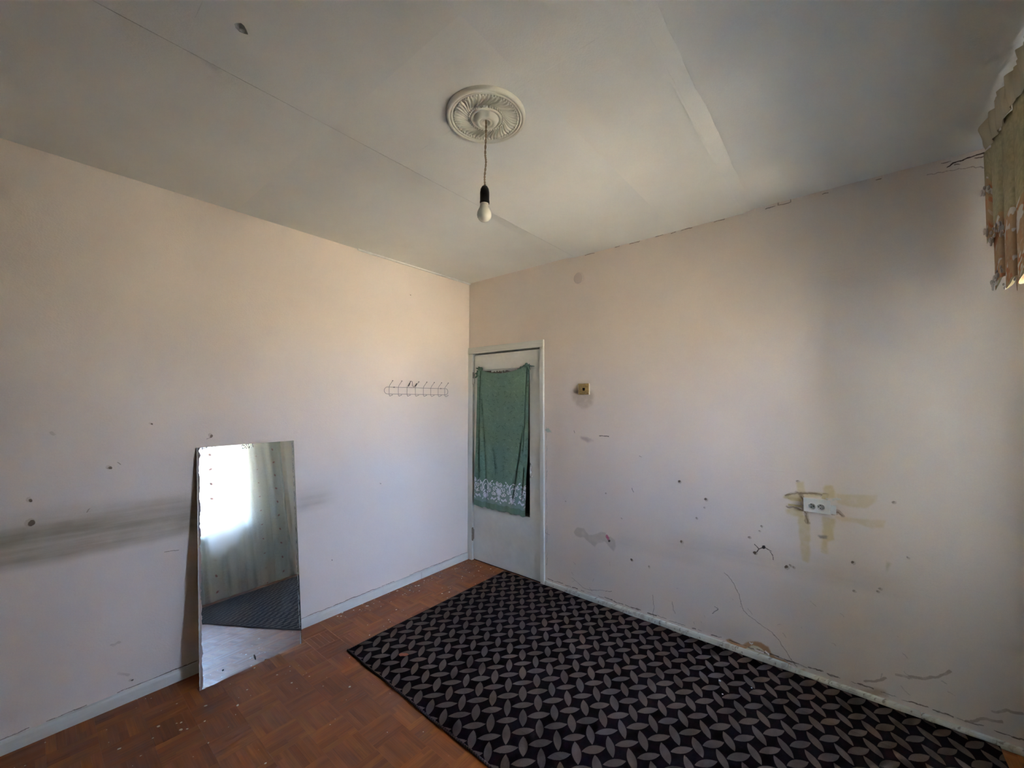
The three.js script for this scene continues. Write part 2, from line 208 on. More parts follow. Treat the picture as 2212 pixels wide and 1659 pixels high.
// ---------------------------------------------------------------- the room shell
const zy = (x0, x1, shape, depth) => { // shape drawn in (z, y), extruded along +x from x0
  const g = new THREE.ExtrudeGeometry(shape, { depth, bevelEnabled: false }); g.rotateY(Math.PI / 2); g.scale(1, 1, -1); // (z,y,depth)->x
  const p = g.index; const a = g.attributes.position; for (let i = 0; i < a.count; i += 3) { for (const at of [g.attributes.position, g.attributes.normal, g.attributes.uv]) { const n = at.itemSize; for (let c = 0; c < n; c++) { const t = at.array[(i + 1) * n + c]; at.array[(i + 1) * n + c] = at.array[(i + 2) * n + c]; at.array[(i + 2) * n + c] = t; } } }
  return g.translate(x0, 0, 0);
};
const rect = (a, b, c, d, P = THREE.Shape) => { const s = new P(); s.moveTo(a, c); s.lineTo(b, c); s.lineTo(b, d); s.lineTo(a, d); s.closePath(); return s; };
const TOP = H + 0.012;
structure(part('wall_left', uvBy(box(-0.25, 0, -0.2, TOP, -0.22, ZB), (x, y, z) => [z / ZB, y / H]), leftMat), 'pink plaster wall with a greasy rub mark behind the leaning mirror');
{
  const s = rect(0, XW, -0.2, TOP); s.holes.push(rect(0.001, 0.905, -0.03, 2.046, THREE.Path));
  const g = new THREE.ExtrudeGeometry(s, { depth: 0.22, bevelEnabled: false }).translate(0, 0, -0.22);
  structure(part('wall_right', uvBy(g, (x, y) => [x / XW, y / H]), rightMat), 'pink plaster wall with cracks, tape residue and peeling paint');
}
const WZ0 = 0.5, WZ1 = 1.5, WY0 = 0.78, WY1 = 2.24;
{
  const s = rect(-0.22, ZB + 0.2, -0.2, TOP); s.holes.push(rect(WZ0, WZ1, WY0, WY1, THREE.Path));
  const wf = structure(part('wall_front', zy(XW, 0, s, 0.1), plainWall), 'window wall behind the curtains');
  part('outer_facade', zy(XW + 0.1, 0, s, 0.4), std({ color: col(72, 64, 58), roughness: 0.95 }), wf);
}
structure(part('wall_back', box(-0.25, XW, -0.2, TOP, ZB, ZB + 0.2), plainWall), 'wall behind the photographer');
const ceiling = structure(group('ceiling'), 'grey white ceiling of three slabs with plastered seams');
{
  const ceilUV = (g) => uvBy(g, (x, y, z) => [x / 2, z / 2]);
  const hole = new THREE.Path([[1.445, -2.415], [1.452, -2.413], [1.461, -2.405], [1.459, -2.398], [1.45, -2.39], [1.439, -2.383], [1.434, -2.39], [1.431, -2.4], [1.436, -2.41]].map((p) => new THREE.Vector2(1.447 + (p[0] - 1.447) * 1.25, -2.4 + (p[1] + 2.4) * 1.25)));
  const slab = (x0, x1) => part('ceiling_slab', ceilUV(box(x0, x1, TOP, TOP + 0.2, -0.22, ZB + 0.2)), ceilMat, ceiling);
  slab(-0.25, 1.21); slab(2.4305, XW + 0.5); part('screed', box(-0.25, XW + 0.5, TOP + 0.2, TOP + 0.25, -0.22, ZB + 0.2), ceilMat, ceiling);
  const s2 = rect(1.212, 2.43, -(ZB + 0.2), 0.22); s2.holes.push(hole);
  part('ceiling_slab', ceilUV(new THREE.ExtrudeGeometry(s2, { depth: 0.2, bevelEnabled: false }).rotateX(-Math.PI / 2).translate(0, TOP, 0)), ceilMat, ceiling);
  const sk = rect(1.212, 2.41, -(ZB - 0.001), -0.001); sk.holes.push(hole);
  part('plaster_skim', ceilUV(new THREE.ExtrudeGeometry(sk, { depth: TOP - H - 0.0005, bevelEnabled: false }).rotateX(-Math.PI / 2).translate(0, H, 0)), ceilMat, ceiling);
  // wavy fillet of filler along each seam: a strip between two wandering edges
  const fillet = (n, xa, wa, ya, xb, wb, yb, seed) => {
    const g = sheet((u, v) => { const z = 0.002 + v * (ZB - 0.004), a = xa + wa * (fbm(z * 3, 1, seed, 4) - 0.5) + wa * 0.35 * (fbm(z * 14, 1, seed, 2) - 0.5), b = xb + wb * (fbm(z * 4, 2, seed, 4) - 0.5); const k = 1 - u; return [a + (b - a) * k, ya + (yb - ya) * k + 0.0012 * (fbm(k * 4, z * 9, seed, 3) - 0.5) * Math.sin(Math.PI * k), z]; }, 6, 180, 0.001);
    return part(n, ceilUV(g), ceilMat, ceiling);
  };
  fillet('seam_filler', 1.125, 0.075, TOP - 0.0005, 1.2165, 0.003, H - 0.0012, 5);
  fillet('seam_filler', 2.398, 0.012, H - 0.0012, 2.462, 0.022, TOP - 0.0005, 8);
  part('hole_lining', box(1.40, 1.50, TOP + 0.05, TOP + 0.06, 2.36, 2.44), std({ color: col(60, 46, 40), roughness: 1 }), ceiling);
  const bent = sheet((u, v) => [1.434 + 0.013 * u + 0.004 * v, H - 0.001 - 0.007 * Math.sin(u * 2.2) - 0.002 * v, 2.404 - 0.012 * v * (1 - u * 0.6)], 4, 4, 0.001);
  part('paint_flake', bent, ceilMat, ceiling);
  part('plaster_bead', ceilUV(box(0.001, 0.018, H - 0.0, TOP - 0.001, 0.001, 1.2)), ceilMat, ceiling);
}
{ // dark corridor behind the door
  const c = mergeGeometries([box(-0.6, 1.7, -0.2, 0, -1.6, -0.22), box(-0.6, 1.7, 2.7, 2.8, -1.6, -0.22), box(-0.6, 1.7, 0, 2.7, -1.7, -1.6), box(-0.7, -0.6, -0.2, 2.8, -1.7, -0.22), box(1.7, 1.8, -0.2, 2.8, -1.7, -0.22), box(-0.7, -0.25, -0.2, 2.8, -0.22, -0.2)]);
  structure(part('wall_corridor', c, std({ color: col(176, 166, 150), roughness: 0.9 })), 'unlit corridor behind the door glass');
}
{ // loggia outside the window: side walls and a slab above keep the light coming straight in
  const brick = dataTex(256, 256, (o, u, v) => { const k = 0.85 + 0.3 * fbm(u * 9, v * 9, 83, 4); o[0] = 92 * k; o[1] = 82 * k; o[2] = 74 * k; }, true), lm = std({ map: brick, roughness: 0.95 });
  const lg = structure(group('wall_loggia'), 'plastered loggia outside the window');
  part('side_wall', box(XW + 0.5, XW + 1.75, -0.2, 2.95, 0.27, 0.42), lm, lg); part('side_wall', box(XW + 0.5, XW + 1.75, -0.2, 2.95, 1.75, 1.9), lm, lg);
  part('loggia_roof', box(XW + 0.5, XW + 1.75, 2.95, 3.1, 0.27, 1.9), lm, lg); part('loggia_floor', box(XW + 0.5, XW + 1.05, -0.35, -0.2, 0.27, 1.9), std({ color: col(84, 78, 72), roughness: 0.9 }), lg);
}
{ // yard far below the window
  const g = new THREE.PlaneGeometry(160, 160).rotateX(-Math.PI / 2).translate(60, -3.4, 0);
  const t = dataTex(256, 256, (o, u, v) => { const k = 0.8 + 0.4 * fbm(u * 12, v * 12, 81, 4); o[0] = 176 * k; o[1] = 162 * k; o[2] = 134 * k; }, true); t.repeat.set(8, 8);
  structure(part('ground', g, std({ map: t, roughness: 1 })), 'sunlit yard outside the window');
}
// ---------------------------------------------------------------- mosaic parquet
const floor = structure(group('floor'), 'red brown mosaic parquet, worn varnish');
{
  const grain = dataTex(512, 512, (o, u, v, x, y) => { const r = fbm(u * 3, v * 60, 91, 4), f = vn(u * 8, v * 250, 93), b = fbm(u * 5, v * 5, 95, 4); const k = 0.80 + 0.34 * r * 0.6 + 0.08 * (f - 0.5) + 0.3 * (b - 0.5); o[0] = 255 * k; o[1] = 252 * k; o[2] = 248 * k; }, true);
  const gloss = dataTex(512, 512, (o, u, v) => { const k = 0.40 + 0.34 * (fbm(u * 6, v * 6, 97, 5) - 0.35) + 0.05 * vn(u * 120, v * 120, 98); o[0] = o[1] = o[2] = 255 * Math.min(1, Math.max(0.16, k)); });
  const mat = std({ map: grain, roughnessMap: gloss, roughness: 1, vertexColors: true, bumpMap: grain, bumpScale: 0.0006 });
  const P = 0.154, n = 5, TONES = [[166, 92, 38], [160, 87, 39], [170, 97, 40], [163, 92, 45], [155, 85, 38], [168, 97, 38]];
  const variant = (k) => {
    const list = [];
    for (let i = 0; i < n; i++) {
      const w = P / n, x0 = -P / 2 + i * w + 0.00015, x1 = -P / 2 + (i + 1) * w - 0.00015, top = rr(-0.00015, 0.0001);
      const b = box(x0, x1, -0.0119, top, -P / 2 + 0.0003, P / 2 - 0.0003), ou = rnd(), ov = rnd();
      uvBy(b, (x, y, z) => [ou + z * 1.2, ov + x * 3]);
      const t = TONES[Math.floor(rnd() * TONES.length)], m = rr(0.96, 1.04), c = col(t[0] * m, t[1] * m, t[2] * m), cc = new Float32Array(24 * 3);
      for (let q = 0; q < 24; q++) cc.set([c.r, c.g, c.b], q * 3);
      b.setAttribute('color', new THREE.BufferAttribute(cc, 3)); list.push(b);
    }
    return mergeGeometries(list);
  };
  const V = Array.from({ length: 14 }, (_, k) => variant(k)), rest = [];
  for (let i = 0; i * P < XW + 0.01; i++) for (let k = 0; k < 22; k++) {
    const x = (i + 0.5) * P, z = -0.0 + 0.066 - P / 2 + k * P, turn = (i + k) % 2 ? Math.PI / 2 : 0, v = V[Math.floor(rnd() * V.length)];
    if (x > XW + 0.02 || z > ZB + 0.02) continue;
    if (x < 2.35 && (z > 1.36 || x < 0.6)) { const m = part('parquet_tile', v, mat, floor); m.position.set(x, 0, z); m.rotation.y = turn; }
    else rest.push(v.clone().rotateY(turn).translate(x, 0, z));
  }
  const r = part('parquet_field', mergeGeometries(rest), mat, floor); r.userData.kind = 'stuff';
  part('subfloor', box(-0.02, XW + 0.02, -0.2, -0.012, -0.02, ZB + 0.02), std({ color: 0x3a241a, roughness: 0.9 }), floor);
}
// ---------------------------------------------------------------- skirting
function skirting(name, along, runs, label, mat) { // runs: [from, to, ...] along z (left wall) or x (right wall)
  const g0 = structure(group(name), label);
  for (const [a, b, hgt] of runs) {
    const seedk = a * 10, N = Math.round((b - a) * 60), prof = [[0.0005, 0.0], [0.016, 0.0], [0.0155, hgt - 0.014], [0.012, hgt - 0.004], [0.004, hgt], [0.0005, hgt]];
    const pos = [], idx = [], M = prof.length;
    for (let i = 0; i <= N; i++) {
      const t = a + (b - a) * i / N;
      prof.forEach(([d, y], j) => { const e = j > 0 && j < M - 1 ? 0.0022 * (fbm(t * 22, j, 111 + seedk, 3) - 0.5) : 0; const dd = Math.max(0.0004, d + e), yy = Math.max(0.0003, y + (j > 1 ? 0.003 * (fbm(t * 9, j + 5, 113 + seedk, 3) - 0.5) : 0)); pos.push(...(along === 'z' ? [dd, yy, t] : [t, yy, dd])); });
      if (i < N) for (let j = 0; j < M; j++) { const p = i * M + j, q = i * M + (j + 1) % M, r = p + M, s = q + M; if (along === 'z') idx.push(p, q, s, p, s, r); else idx.push(p, s, q, p, r, s); }
    }
    for (const [i, f] of [[0, along === 'z'], [N, along !== 'z']]) for (let j = 1; j < M - 1; j++) f ? idx.push(i * M, i * M + j + 1, i * M + j) : idx.push(i * M, i * M + j, i * M + j + 1);
    let g = new THREE.BufferGeometry(); g.setAttribute('position', new THREE.Float32BufferAttribute(pos, 3)); g.setIndex(idx); g = g.toNonIndexed(); g.computeVertexNormals();
    uvBy(g, (x, y, z) => [(x + z) * 0.9, y * 3]);
    part('skirting_board', g, mat, g0);
  }
}
skirting('baseboard_left', 'z', [[0.018, 0.572, 0.061], [0.575, ZB - 0.002, 0.061]], 'narrow white painted skirting along the left wall', trimMat);
skirting('baseboard_right', 'x', [[0.908, 2.572, 0.045], [2.576, 3.094, 0.034], [3.098, XW - 0.002, 0.03]], 'narrow white skirting with flaking paint along the right wall', wornTrim);
// ---------------------------------------------------------------- the window
const windowFrame = structure(group('window_1', XW + 0.05, 0, 0), 'white wooden window behind the sheer curtain');
{
  const wm = paintMat(232, 232, 226), gl = phys({ color: 0xffffff, transmission: 1, roughness: 0.02, thickness: 0, ior: 1.5 });
  const bar = (y0, y1, z0, z1, n = 'window_frame') => part(n, rbox(-0.035, 0.035, y0, y1, z0, z1, 0.004), wm, windowFrame);
  bar(WY0, WY0 + 0.07, WZ0, WZ1); bar(WY1 - 0.07, WY1, WZ0, WZ1); bar(WY0 + 0.07, WY1 - 0.07, WZ0, WZ0 + 0.07); bar(WY0 + 0.07, WY1 - 0.07, WZ1 - 0.07, WZ1);
  const mz = 1.0; bar(WY0 + 0.07, WY1 - 0.07, mz - 0.045, mz + 0.045, 'mullion');
  for (const [a, b] of [[WZ0 + 0.07, mz - 0.045], [mz + 0.045, WZ1 - 0.07]]) part('window_pane', box(-0.002, 0.002, WY0 + 0.07, WY1 - 0.07, a, b), gl, windowFrame);
  part('window_sill', rbox(-0.085, -0.04, WY0 - 0.001, WY0 + 0.03, WZ0 + 0.001, WZ1 - 0.001, 0.004), wm, windowFrame);
}
// ---------------------------------------------------------------- the door
const door = structure(group('door_1'), 'grey white painted door with a tall glass opening, in the corner');
{
  const J = (n, ...a) => part(n, rbox(...a, 0.003), doorMat, door);
  J('frame_jamb', 0.002, 0.062, 0, 1.982, -0.19, 0.014); J('frame_jamb', 0.866, 0.904, 0, 1.982, -0.19, 0.016); J('frame_head', 0.002, 0.904, 1.983, 2.044, -0.19, 0.016);
  part('threshold', rbox(0.064, 0.865, 0.0005, 0.008, -0.17, -0.01, 0.003), std({ color: 0x2a1a14, roughness: 0.8 }), door);
  const s = rect(0.07, 0.853, 0.014, 1.967), GX0 = 0.128, GX1 = 0.747, GY0 = 0.525, GY1 = 1.822;
  s.holes.push(rect(GX0, GX1, GY0, GY1, THREE.Path));
  const lg = new THREE.ExtrudeGeometry(s, { depth: 0.036, bevelEnabled: true, bevelSize: 0.002, bevelThickness: 0.002, bevelSegments: 2 }).translate(0, 0, -0.042);
  const leaf = part('door_leaf', uvBy(lg, (x, y) => [x, y]), doorMat, door);
  part('glass_pane', box(GX0 + 0.001, GX1 - 0.001, GY0 + 0.001, GY1 - 0.001, -0.03, -0.026), phys({ color: 0xffffff, transmission: 1, roughness: 0.04, thickness: 0 }), leaf);
  part('glazing_bead', rbox(GX0 + 0.0025, GX1 - 0.0025, GY1 - 0.01, GY1 - 0.0025, -0.025, -0.014, 0.002), doorMat, leaf);
  part('glazing_bar', box(0.413, 0.42, GY0 + 0.012, GY1 - 0.012, -0.0255, -0.018), doorMat, leaf);
  // crumbs of old putty hanging from the top of the pane
  const putty = []; for (let x = GX0 + 0.15; x < GX1 - 0.16; x += 0.016) { const l = rr(0.003, 0.016); putty.push(rbox(x, x + 0.017, GY1 - 0.012 - l, GY1 - 0.008, -0.0255, -0.02, 0.001, 1)); }
  part('old_putty', merge(putty), doorMat, leaf).userData.kind = 'stuff';
  const steel = std({ color: col(176, 172, 160), roughness: 0.4, metalness: 0.5 }), rusty = std({ color: col(150, 138, 122), roughness: 0.6, metalness: 0.4 });
  for (const [y, m] of [[1.742, steel], [0.246, rusty]]) {
    const c = (a, b) => new THREE.CylinderGeometry(0.0085, 0.0085, b - a, 16).translate(0.0645, (a + b) / 2, 0.008), tip = (yy) => new THREE.SphereGeometry(0.0085, 16, 10).translate(0.0645, yy, 0.008);
    part('hinge', merge([c(y + 0.003, y + 0.056), tip(y + 0.056), c(y - 0.054, y - 0.001), tip(y - 0.054), rbox(0.055, 0.074, y - 0.045, y + 0.045, -0.006, 0.004, 0.001)]), m, leaf, m === rusty ? 'rust stained lower hinge' : 'bright upper hinge');
  }
  const hp = [[0.786, 0.976, 0.018], [0.782, 0.988, 0.02], [0.771, 0.989, 0.016], [0.762, 0.978, 0.008], [0.758, 0.962, 0.006], [0.757, 0.93, 0.007], [0.758, 0.902, 0.006], [0.763, 0.884, 0.008], [0.773, 0.874, 0.018], [0.784, 0.877, 0.02], [0.785, 0.889, 0.016]];
  part('handle', merge([tube(hp, 0.0045, 70, 10), new THREE.SphereGeometry(0.0065, 12, 10).translate(...hp[0]), new THREE.SphereGeometry(0.0065, 12, 10).translate(...hp[10]), rbox(0.751, 0.763, 0.945, 0.96, -0.008, 0.006, 0.002), rbox(0.751, 0.763, 0.905, 0.92, -0.008, 0.006, 0.002)]), std({ color: col(226, 224, 214), roughness: 0.35 }), leaf, 'white curled pull handle');
}
// ---------------------------------------------------------------- green cloth over the door glass
{
  const W = 768, HH = 1536;
  const map = canvasTex(W, HH, (g) => {
    g.fillStyle = 'rgb(110,140,123)'; g.fillRect(0, 0, W, HH);
    const leafAt = (x, y, a, r, c) => { g.save(); g.translate(x, y); g.rotate(a); g.fillStyle = c; g.beginPath(); g.moveTo(0, 0); g.quadraticCurveTo(r, -r * 0.55, r * 2, 0); g.quadraticCurveTo(r, r * 0.55, 0, 0); g.fill(); g.restore(); };
    for (let y = 40; y < 1200; y += 58) for (let x = 26; x < W / 2; x += 62) { // tone on tone damask, mirrored about the middle
      const a = rr(0, 6.3), r = rr(11, 24), c = rnd() < 0.55 ? 'rgba(78,110,93,.55)' : 'rgba(136,166,148,.42)', X = x + rr(-16, 16), Y = y + rr(-18, 18);
      leafAt(X, Y, a, r, c); leafAt(W - X, Y, Math.PI - a, r, c);
      g.strokeStyle = c; g.lineWidth = 7; for (const m of [1, -1]) { g.beginPath(); g.arc(m > 0 ? X : W - X, Y + 24, r * 0.9, m > 0 ? 0.4 : 3.5, m > 0 ? 3.2 : 6.3); g.stroke(); }
    }
    const y0 = 1212, y1 = 1448; g.fillStyle = 'rgba(160,182,192,.45)'; g.fillRect(0, y0 + 30, W, y1 - y0 - 6);
    g.strokeStyle = 'rgb(238,240,246)'; g.fillStyle = 'rgba(226,230,240,.92)'; g.lineCap = 'round';
    const arc = (x, y, r, a, b, w = 8) => { g.lineWidth = w; g.beginPath(); g.arc(x, y, r, a, b); g.stroke(); };
    const petal = (x, y, a, r) => { g.save(); g.translate(x, y); g.rotate(a); g.beginPath(); g.ellipse(r * 1.15, 0, r * 1.3, r * 0.62, 0, 0, 7); g.fill(); g.restore(); };
    const curl = (x, y, m, r) => { g.lineWidth = 9; r *= 1.12; g.beginPath(); for (let k = 0; k <= 26; k++) { const a = -1.2 + k * 0.24, q = r * (1 - k / 32); g.lineTo(x + m * q * Math.cos(a), y + q * Math.sin(a)); } g.stroke(); };
    for (let k = -1; k < 3; k++) {
      const cx = 180 + k * 403, fx = cx + 203;
      for (const m of [1, -1]) { // lily with scrolls
        g.lineWidth = 10; g.beginPath(); g.moveTo(cx + m * 4, y0 + 8); g.bezierCurveTo(cx + m * 46, y0 + 26, cx + m * 52, y0 + 78, cx + m * 40, y0 + 104); g.stroke();
        g.beginPath(); g.moveTo(cx, y0 + 54); g.bezierCurveTo(cx + m * 30, y0 + 64, cx + m * 36, y0 + 90, cx + m * 26, y0 + 112); g.stroke();
        curl(cx + m * 56, y0 + 116, m, 20); curl(cx + m * 66, y0 + 40, m, 17); petal(cx + m * 78, y0 + 66, m > 0 ? -0.4 : 3.54, 11); petal(cx + m * 88, y0 + 16, m > 0 ? -0.8 : 3.94, 13);
        for (let q = 0; q < 3; q++) petal(cx + m * 6, y0 + 128 + q * 26, m > 0 ? 0.5 : 2.64, 16 - q * 2); arc(cx + m * 30, y0 + 176, 9, 0, 6.3, 5); petal(cx + m * 34, y0 + 206, m > 0 ? 0.9 : 2.24, 11);
      }
      for (let q = 0; q < 7; q++) petal(cx, y0 + 192, q * 0.9, 13);
      for (let q = 0; q < 9; q++) petal(fx, y0 + 116, q * 0.698, 19); arc(fx, y0 + 116, 13, 0, 6.3, 5); for (let q = 0; q < 6; q++) petal(fx, y0 + 184, q * 1.047, 12);
      for (const m of [1, -1]) { // broad flower between paired scrolls
        arc(fx + m * 23, y0 + 34, 22, 0, 6.3, 7); curl(fx + m * 23, y0 + 36, m, 11); curl(fx + m * 64, y0 + 88, m, 22); curl(fx + m * 92, y0 + 138, -m, 20); curl(fx + m * 54, y0 + 148, m, 15);
        petal(fx + m * 26, y0 + 78, m > 0 ? -0.3 : 3.44, 14); petal(fx + m * 70, y0 + 46, m > 0 ? -0.9 : 4.04, 12); petal(fx + m * 36, y0 + 196, m > 0 ? 0.3 : 2.84, 19); petal(fx + m * 74, y0 + 202, m > 0 ? -0.5 : 3.64, 17); petal(fx + m * 96, y0 + 188, m > 0 ? 0.8 : 2.34, 15); petal(fx + m * 20, y0 + 222, m > 0 ? 0.7 : 2.44, 12);
      }
    }
  }, (o, x, y) => { const k = 1 + 0.1 * (h2(x >> 1, y >> 1, 8) - 0.5) + 0.04 * Math.sin(y * 1.6); o[0] *= k; o[1] *= k; o[2] *= k; });
  const left = (v) => 0.133 - 0.03 * sst(0.1, 0.9, v) - 0.012 * sst(0.9, 1, v) + 0.012 * Math.exp(-v * 30), right = (v) => 0.766 - 0.05 * Math.pow(v, 1.1) - 0.004 * Math.sin(v * 9);
  const topY = (u) => 1.778 + 0.062 * Math.pow(Math.abs(u - 0.47) / 0.5, 1.9), botY = (u) => 0.529 + 0.004 * Math.sin(u * 31) + 0.003 * Math.sin(u * 57 + 1);
  const crease = (x, y, x0, y0, x1, y1, s, d) => { const t = (y - y0) / (y1 - y0); if (t < -0.1 || t > 1.2) return 0; const q = x - (x0 + (x1 - x0) * t); return d * Math.exp(-q * q / (2 * s * s)) * sst(-0.1, 0.15, t) * (1 - sst(1.0, 1.2, t)); };
  const f = (u, v) => {
    const x = left(v) + (right(v) - left(v)) * u, y = topY(u) * (1 - v) + botY(u) * v;
    let z = 0.02 + 0.0015 * Math.sin(x * 60 + y * 9) * (0.3 + v);
    z -= crease(x, y, 0.175, 1.8, 0.156, 0.9, 0.0042, 0.016) + crease(x, y, 0.165, 1.25, 0.162, 0.72, 0.004, 0.015) + crease(x, y, 0.2, 1.55, 0.248, 0.72, 0.0048, 0.013) + crease(x, y, 0.73, 1.8, 0.695, 1.15, 0.004, 0.015) + crease(x, y, 0.69, 1.3, 0.585, 0.72, 0.005, 0.016) + crease(x, y, 0.7, 0.95, 0.672, 0.7, 0.004, 0.013) + crease(x, y, 0.6, 0.9, 0.545, 0.74, 0.005, 0.009);
    z += crease(x, y, 0.195, 1.8, 0.185, 0.8, 0.02, 0.008) + crease(x, y, 0.715, 1.3, 0.62, 0.72, 0.02, 0.007);
    z += 0.0025 * Math.sin(u * 70) * sst(0.93, 0.97, v) + 0.0015 * Math.sin(u * 38 + 2) * sst(0.6, 0.9, v);
    return [x, y, Math.max(z, 0.004)];
  };
  const mat = std({ map, roughness: 0.92, bumpMap: plaster, bumpScale: 0.002, side: THREE.DoubleSide });
  const cloth = group('door_cloth');
  const g = sheet((u, v) => f(u, 1 - v), 260, 120, 0.0016); part('cloth_panel', g, mat, cloth);
  const gm = std({ color: col(102, 132, 114), roughness: 0.92 });
  const tuft = (cx, cy, list) => merge(list.map(([dx, dy, l, a, w]) => sheet((u, v) => { const k = (v - 0.5) * w * (1 - 0.75 * u), px = l * u, zz = 0.022 + 0.008 * Math.cos(v * 7 + u * 4) - 0.006 * u; return [cx + dx + Math.cos(a) * px - Math.sin(a) * k, cy + dy + Math.sin(a) * px + Math.cos(a) * k, zz]; }, 8, 10, 0.002)));
  const lump = (cx, cy, rx, ry) => { const s = new THREE.IcosahedronGeometry(1, 4), p = s.attributes.position; for (let i = 0; i < p.count; i++) { const x = p.getX(i), y = p.getY(i), z = p.getZ(i), k = 0.8 + 0.5 * fbm(x * 2.2 + 5, y * 2.2 + z * 2, 121, 3); p.setXYZ(i, cx + x * rx * k, cy + y * ry * k, 0.021 + z * 0.014 * k); } s.computeVertexNormals(); return s; };
  part('corner_knot', merge([lump(0.178, 1.83, 0.026, 0.016), tuft(0.165, 1.828, [[0, 0.0, 0.05, 2.9, 0.03], [-0.02, -0.02, 0.045, 3.6, 0.028], [-0.025, -0.045, 0.05, 3.9, 0.03], [0, 0, 0.03, 2.2, 0.02]])]), gm, cloth);
  part('corner_knot', merge([lump(0.73, 1.836, 0.016, 0.018), tuft(0.735, 1.83, [[0, 0, 0.075, -0.1, 0.014], [-0.01, 0, 0.05, -1.3, 0.03], [-0.02, 0.0, 0.06, 3.3, 0.018], [-0.06, -0.012, 0.05, 3.4, 0.02], [0, 0, 0.045, -0.9, 0.03]])]), gm, cloth);
  tag(cloth, 'green damask cloth with a white lace border hung over the door glass', 'cloth');
}
// ---------------------------------------------------------------- leaning mirror
{
  const A = new THREE.Vector3(0.194, 0.0005, 2.156), B = new THREE.Vector3(0.176, 0.0005, 1.628), TA = new THREE.Vector3(0.021, 1.262, 2.163);
  const ex = B.clone().sub(A), w = ex.length(); ex.normalize(); const eyr = TA.clone().sub(A), h = eyr.length(); const ez = ex.clone().cross(eyr).normalize(), ey = ez.clone().cross(ex);
  const m = group('wall_mirror'); m.quaternion.setFromRotationMatrix(new THREE.Matrix4().makeBasis(ex, ey, ez)); m.position.copy(A).addScaledVector(ez, -0.0);
  const Wp = 528, Hp = 1274, R = {};
  const wear = (x, y) => { // 0 = silvered glass, 1 = bare or chipped; x, y in metres from the lower left corner
    let k = 0; const L = 0.006 + 0.012 * fbm(y * 26, 1, 131, 3) + 0.006 * (fbm(y * 90, 2, 132, 2) - 0.5); if (x < L) k = 1;
    const r = w - x; if (r < 0.014 && r > 0.008 && fbm(y * 60, r * 300, 133, 3) > 0.5) k = 1;
    if (y > h - 0.028 && x > 0.215 && x < 0.285 && fbm(x * 240, y * 240, 134, 2) > 0.56) k = 0.9;
    if (y > h - 0.012 && x < 0.09 && fbm(x * 200, y * 200, 135, 2) > 0.62) k = 0.8;
    return k;
  };
  const chip = (x, y) => (Math.abs((x - 0.262) + 0.25 * (y - 0.042)) < 0.0045 * Math.sqrt(Math.max(0, 1 - ((y - 0.042) / 0.016) ** 2)) ? 1 : 0) || Math.hypot(x - 0.105, (y - 0.05) * 1.2) < 0.005;
  const haze = (x, y) => 0.10 * sst(0.53, 0.75, fbm(x * 6, y * 4, 136, 4)) + 0.02;
  const map = dataTex(Wp, Hp, (o, u, v) => { const x = u * w, y = v * h, k = wear(x, y); o[0] = 218; o[1] = 226; o[2] = 224; if (k) mix(o, x < 0.03 ? [152, 134, 130] : [128, 124, 118], k); if (x < 0.004 && y > 0.02) mix(o, [206, 208, 200], 0.8); if (w - x < 0.008) mix(o, [196, 202, 196], 0.7); if (chip(x, y)) { o[0] = 16; o[1] = 14; o[2] = 12; } }, true, false);
  const mr = dataTex(Wp, Hp, (o, u, v) => { const x = u * w, y = v * h, k = wear(x, y) || (chip(x, y) ? 1 : 0); o[0] = 0; o[1] = 255 * (k ? 0.6 : haze(x, y)); o[2] = 255 * (1 - k) * (0.985 - 0.07 * sst(0.52, 0.8, fbm(x * 9, y * 6, 137, 5)) - 0.02 * h2(Math.round(x * 900), Math.round(y * 900), 138)); }, false, false);
  const front = new THREE.PlaneGeometry(w, h).translate(w / 2, h / 2, 0);
  const o = new THREE.Shape(); { // outline with small nicks along the edges
    const pts = [], e = (k) => 0.0016 * (fbm(k * 70, 3, 141, 3) - 0.5); for (let i = 0; i <= 60; i++) pts.push([w * i / 60, i && i < 60 ? Math.max(0, e(i / 60)) + (i === 36 ? 0.006 : 0) : 0]); for (let i = 1; i <= 100; i++) pts.push([w + (i < 100 ? e(2 + i / 100) * 0.5 : 0), h * i / 100]); for (let i = 59; i >= 0; i--) pts.push([w * i / 60, h]); for (let i = 99; i > 0; i--) pts.push([-e(5 + i / 50) * 1.6, h * i / 100]);
    pts.forEach((p, i) => o[i ? 'lineTo' : 'moveTo'](...p)); o.closePath();
  }
  const face = uvBy(new THREE.ExtrudeGeometry(o, { depth: 0.003, bevelEnabled: false }).translate(0, 0, -0.003), (x, y) => [Math.min(0.999, Math.max(0.001, x / w)), Math.min(0.999, Math.max(0.001, y / h))]);
  part('mirror_glass', face, std({ map, metalness: 1, roughness: 1, metalnessMap: mr, roughnessMap: mr }), m);
  part('backing_paint', rbox(0.002, w - 0.002, 0.001, h - 0.002, -0.0052, -0.0032, 0.0005, 1), std({ color: col(112, 72, 58), roughness: 0.8 }), m);
  tag(m, 'tall frameless mirror with chipped edges leaning against the left wall', 'mirror');
}
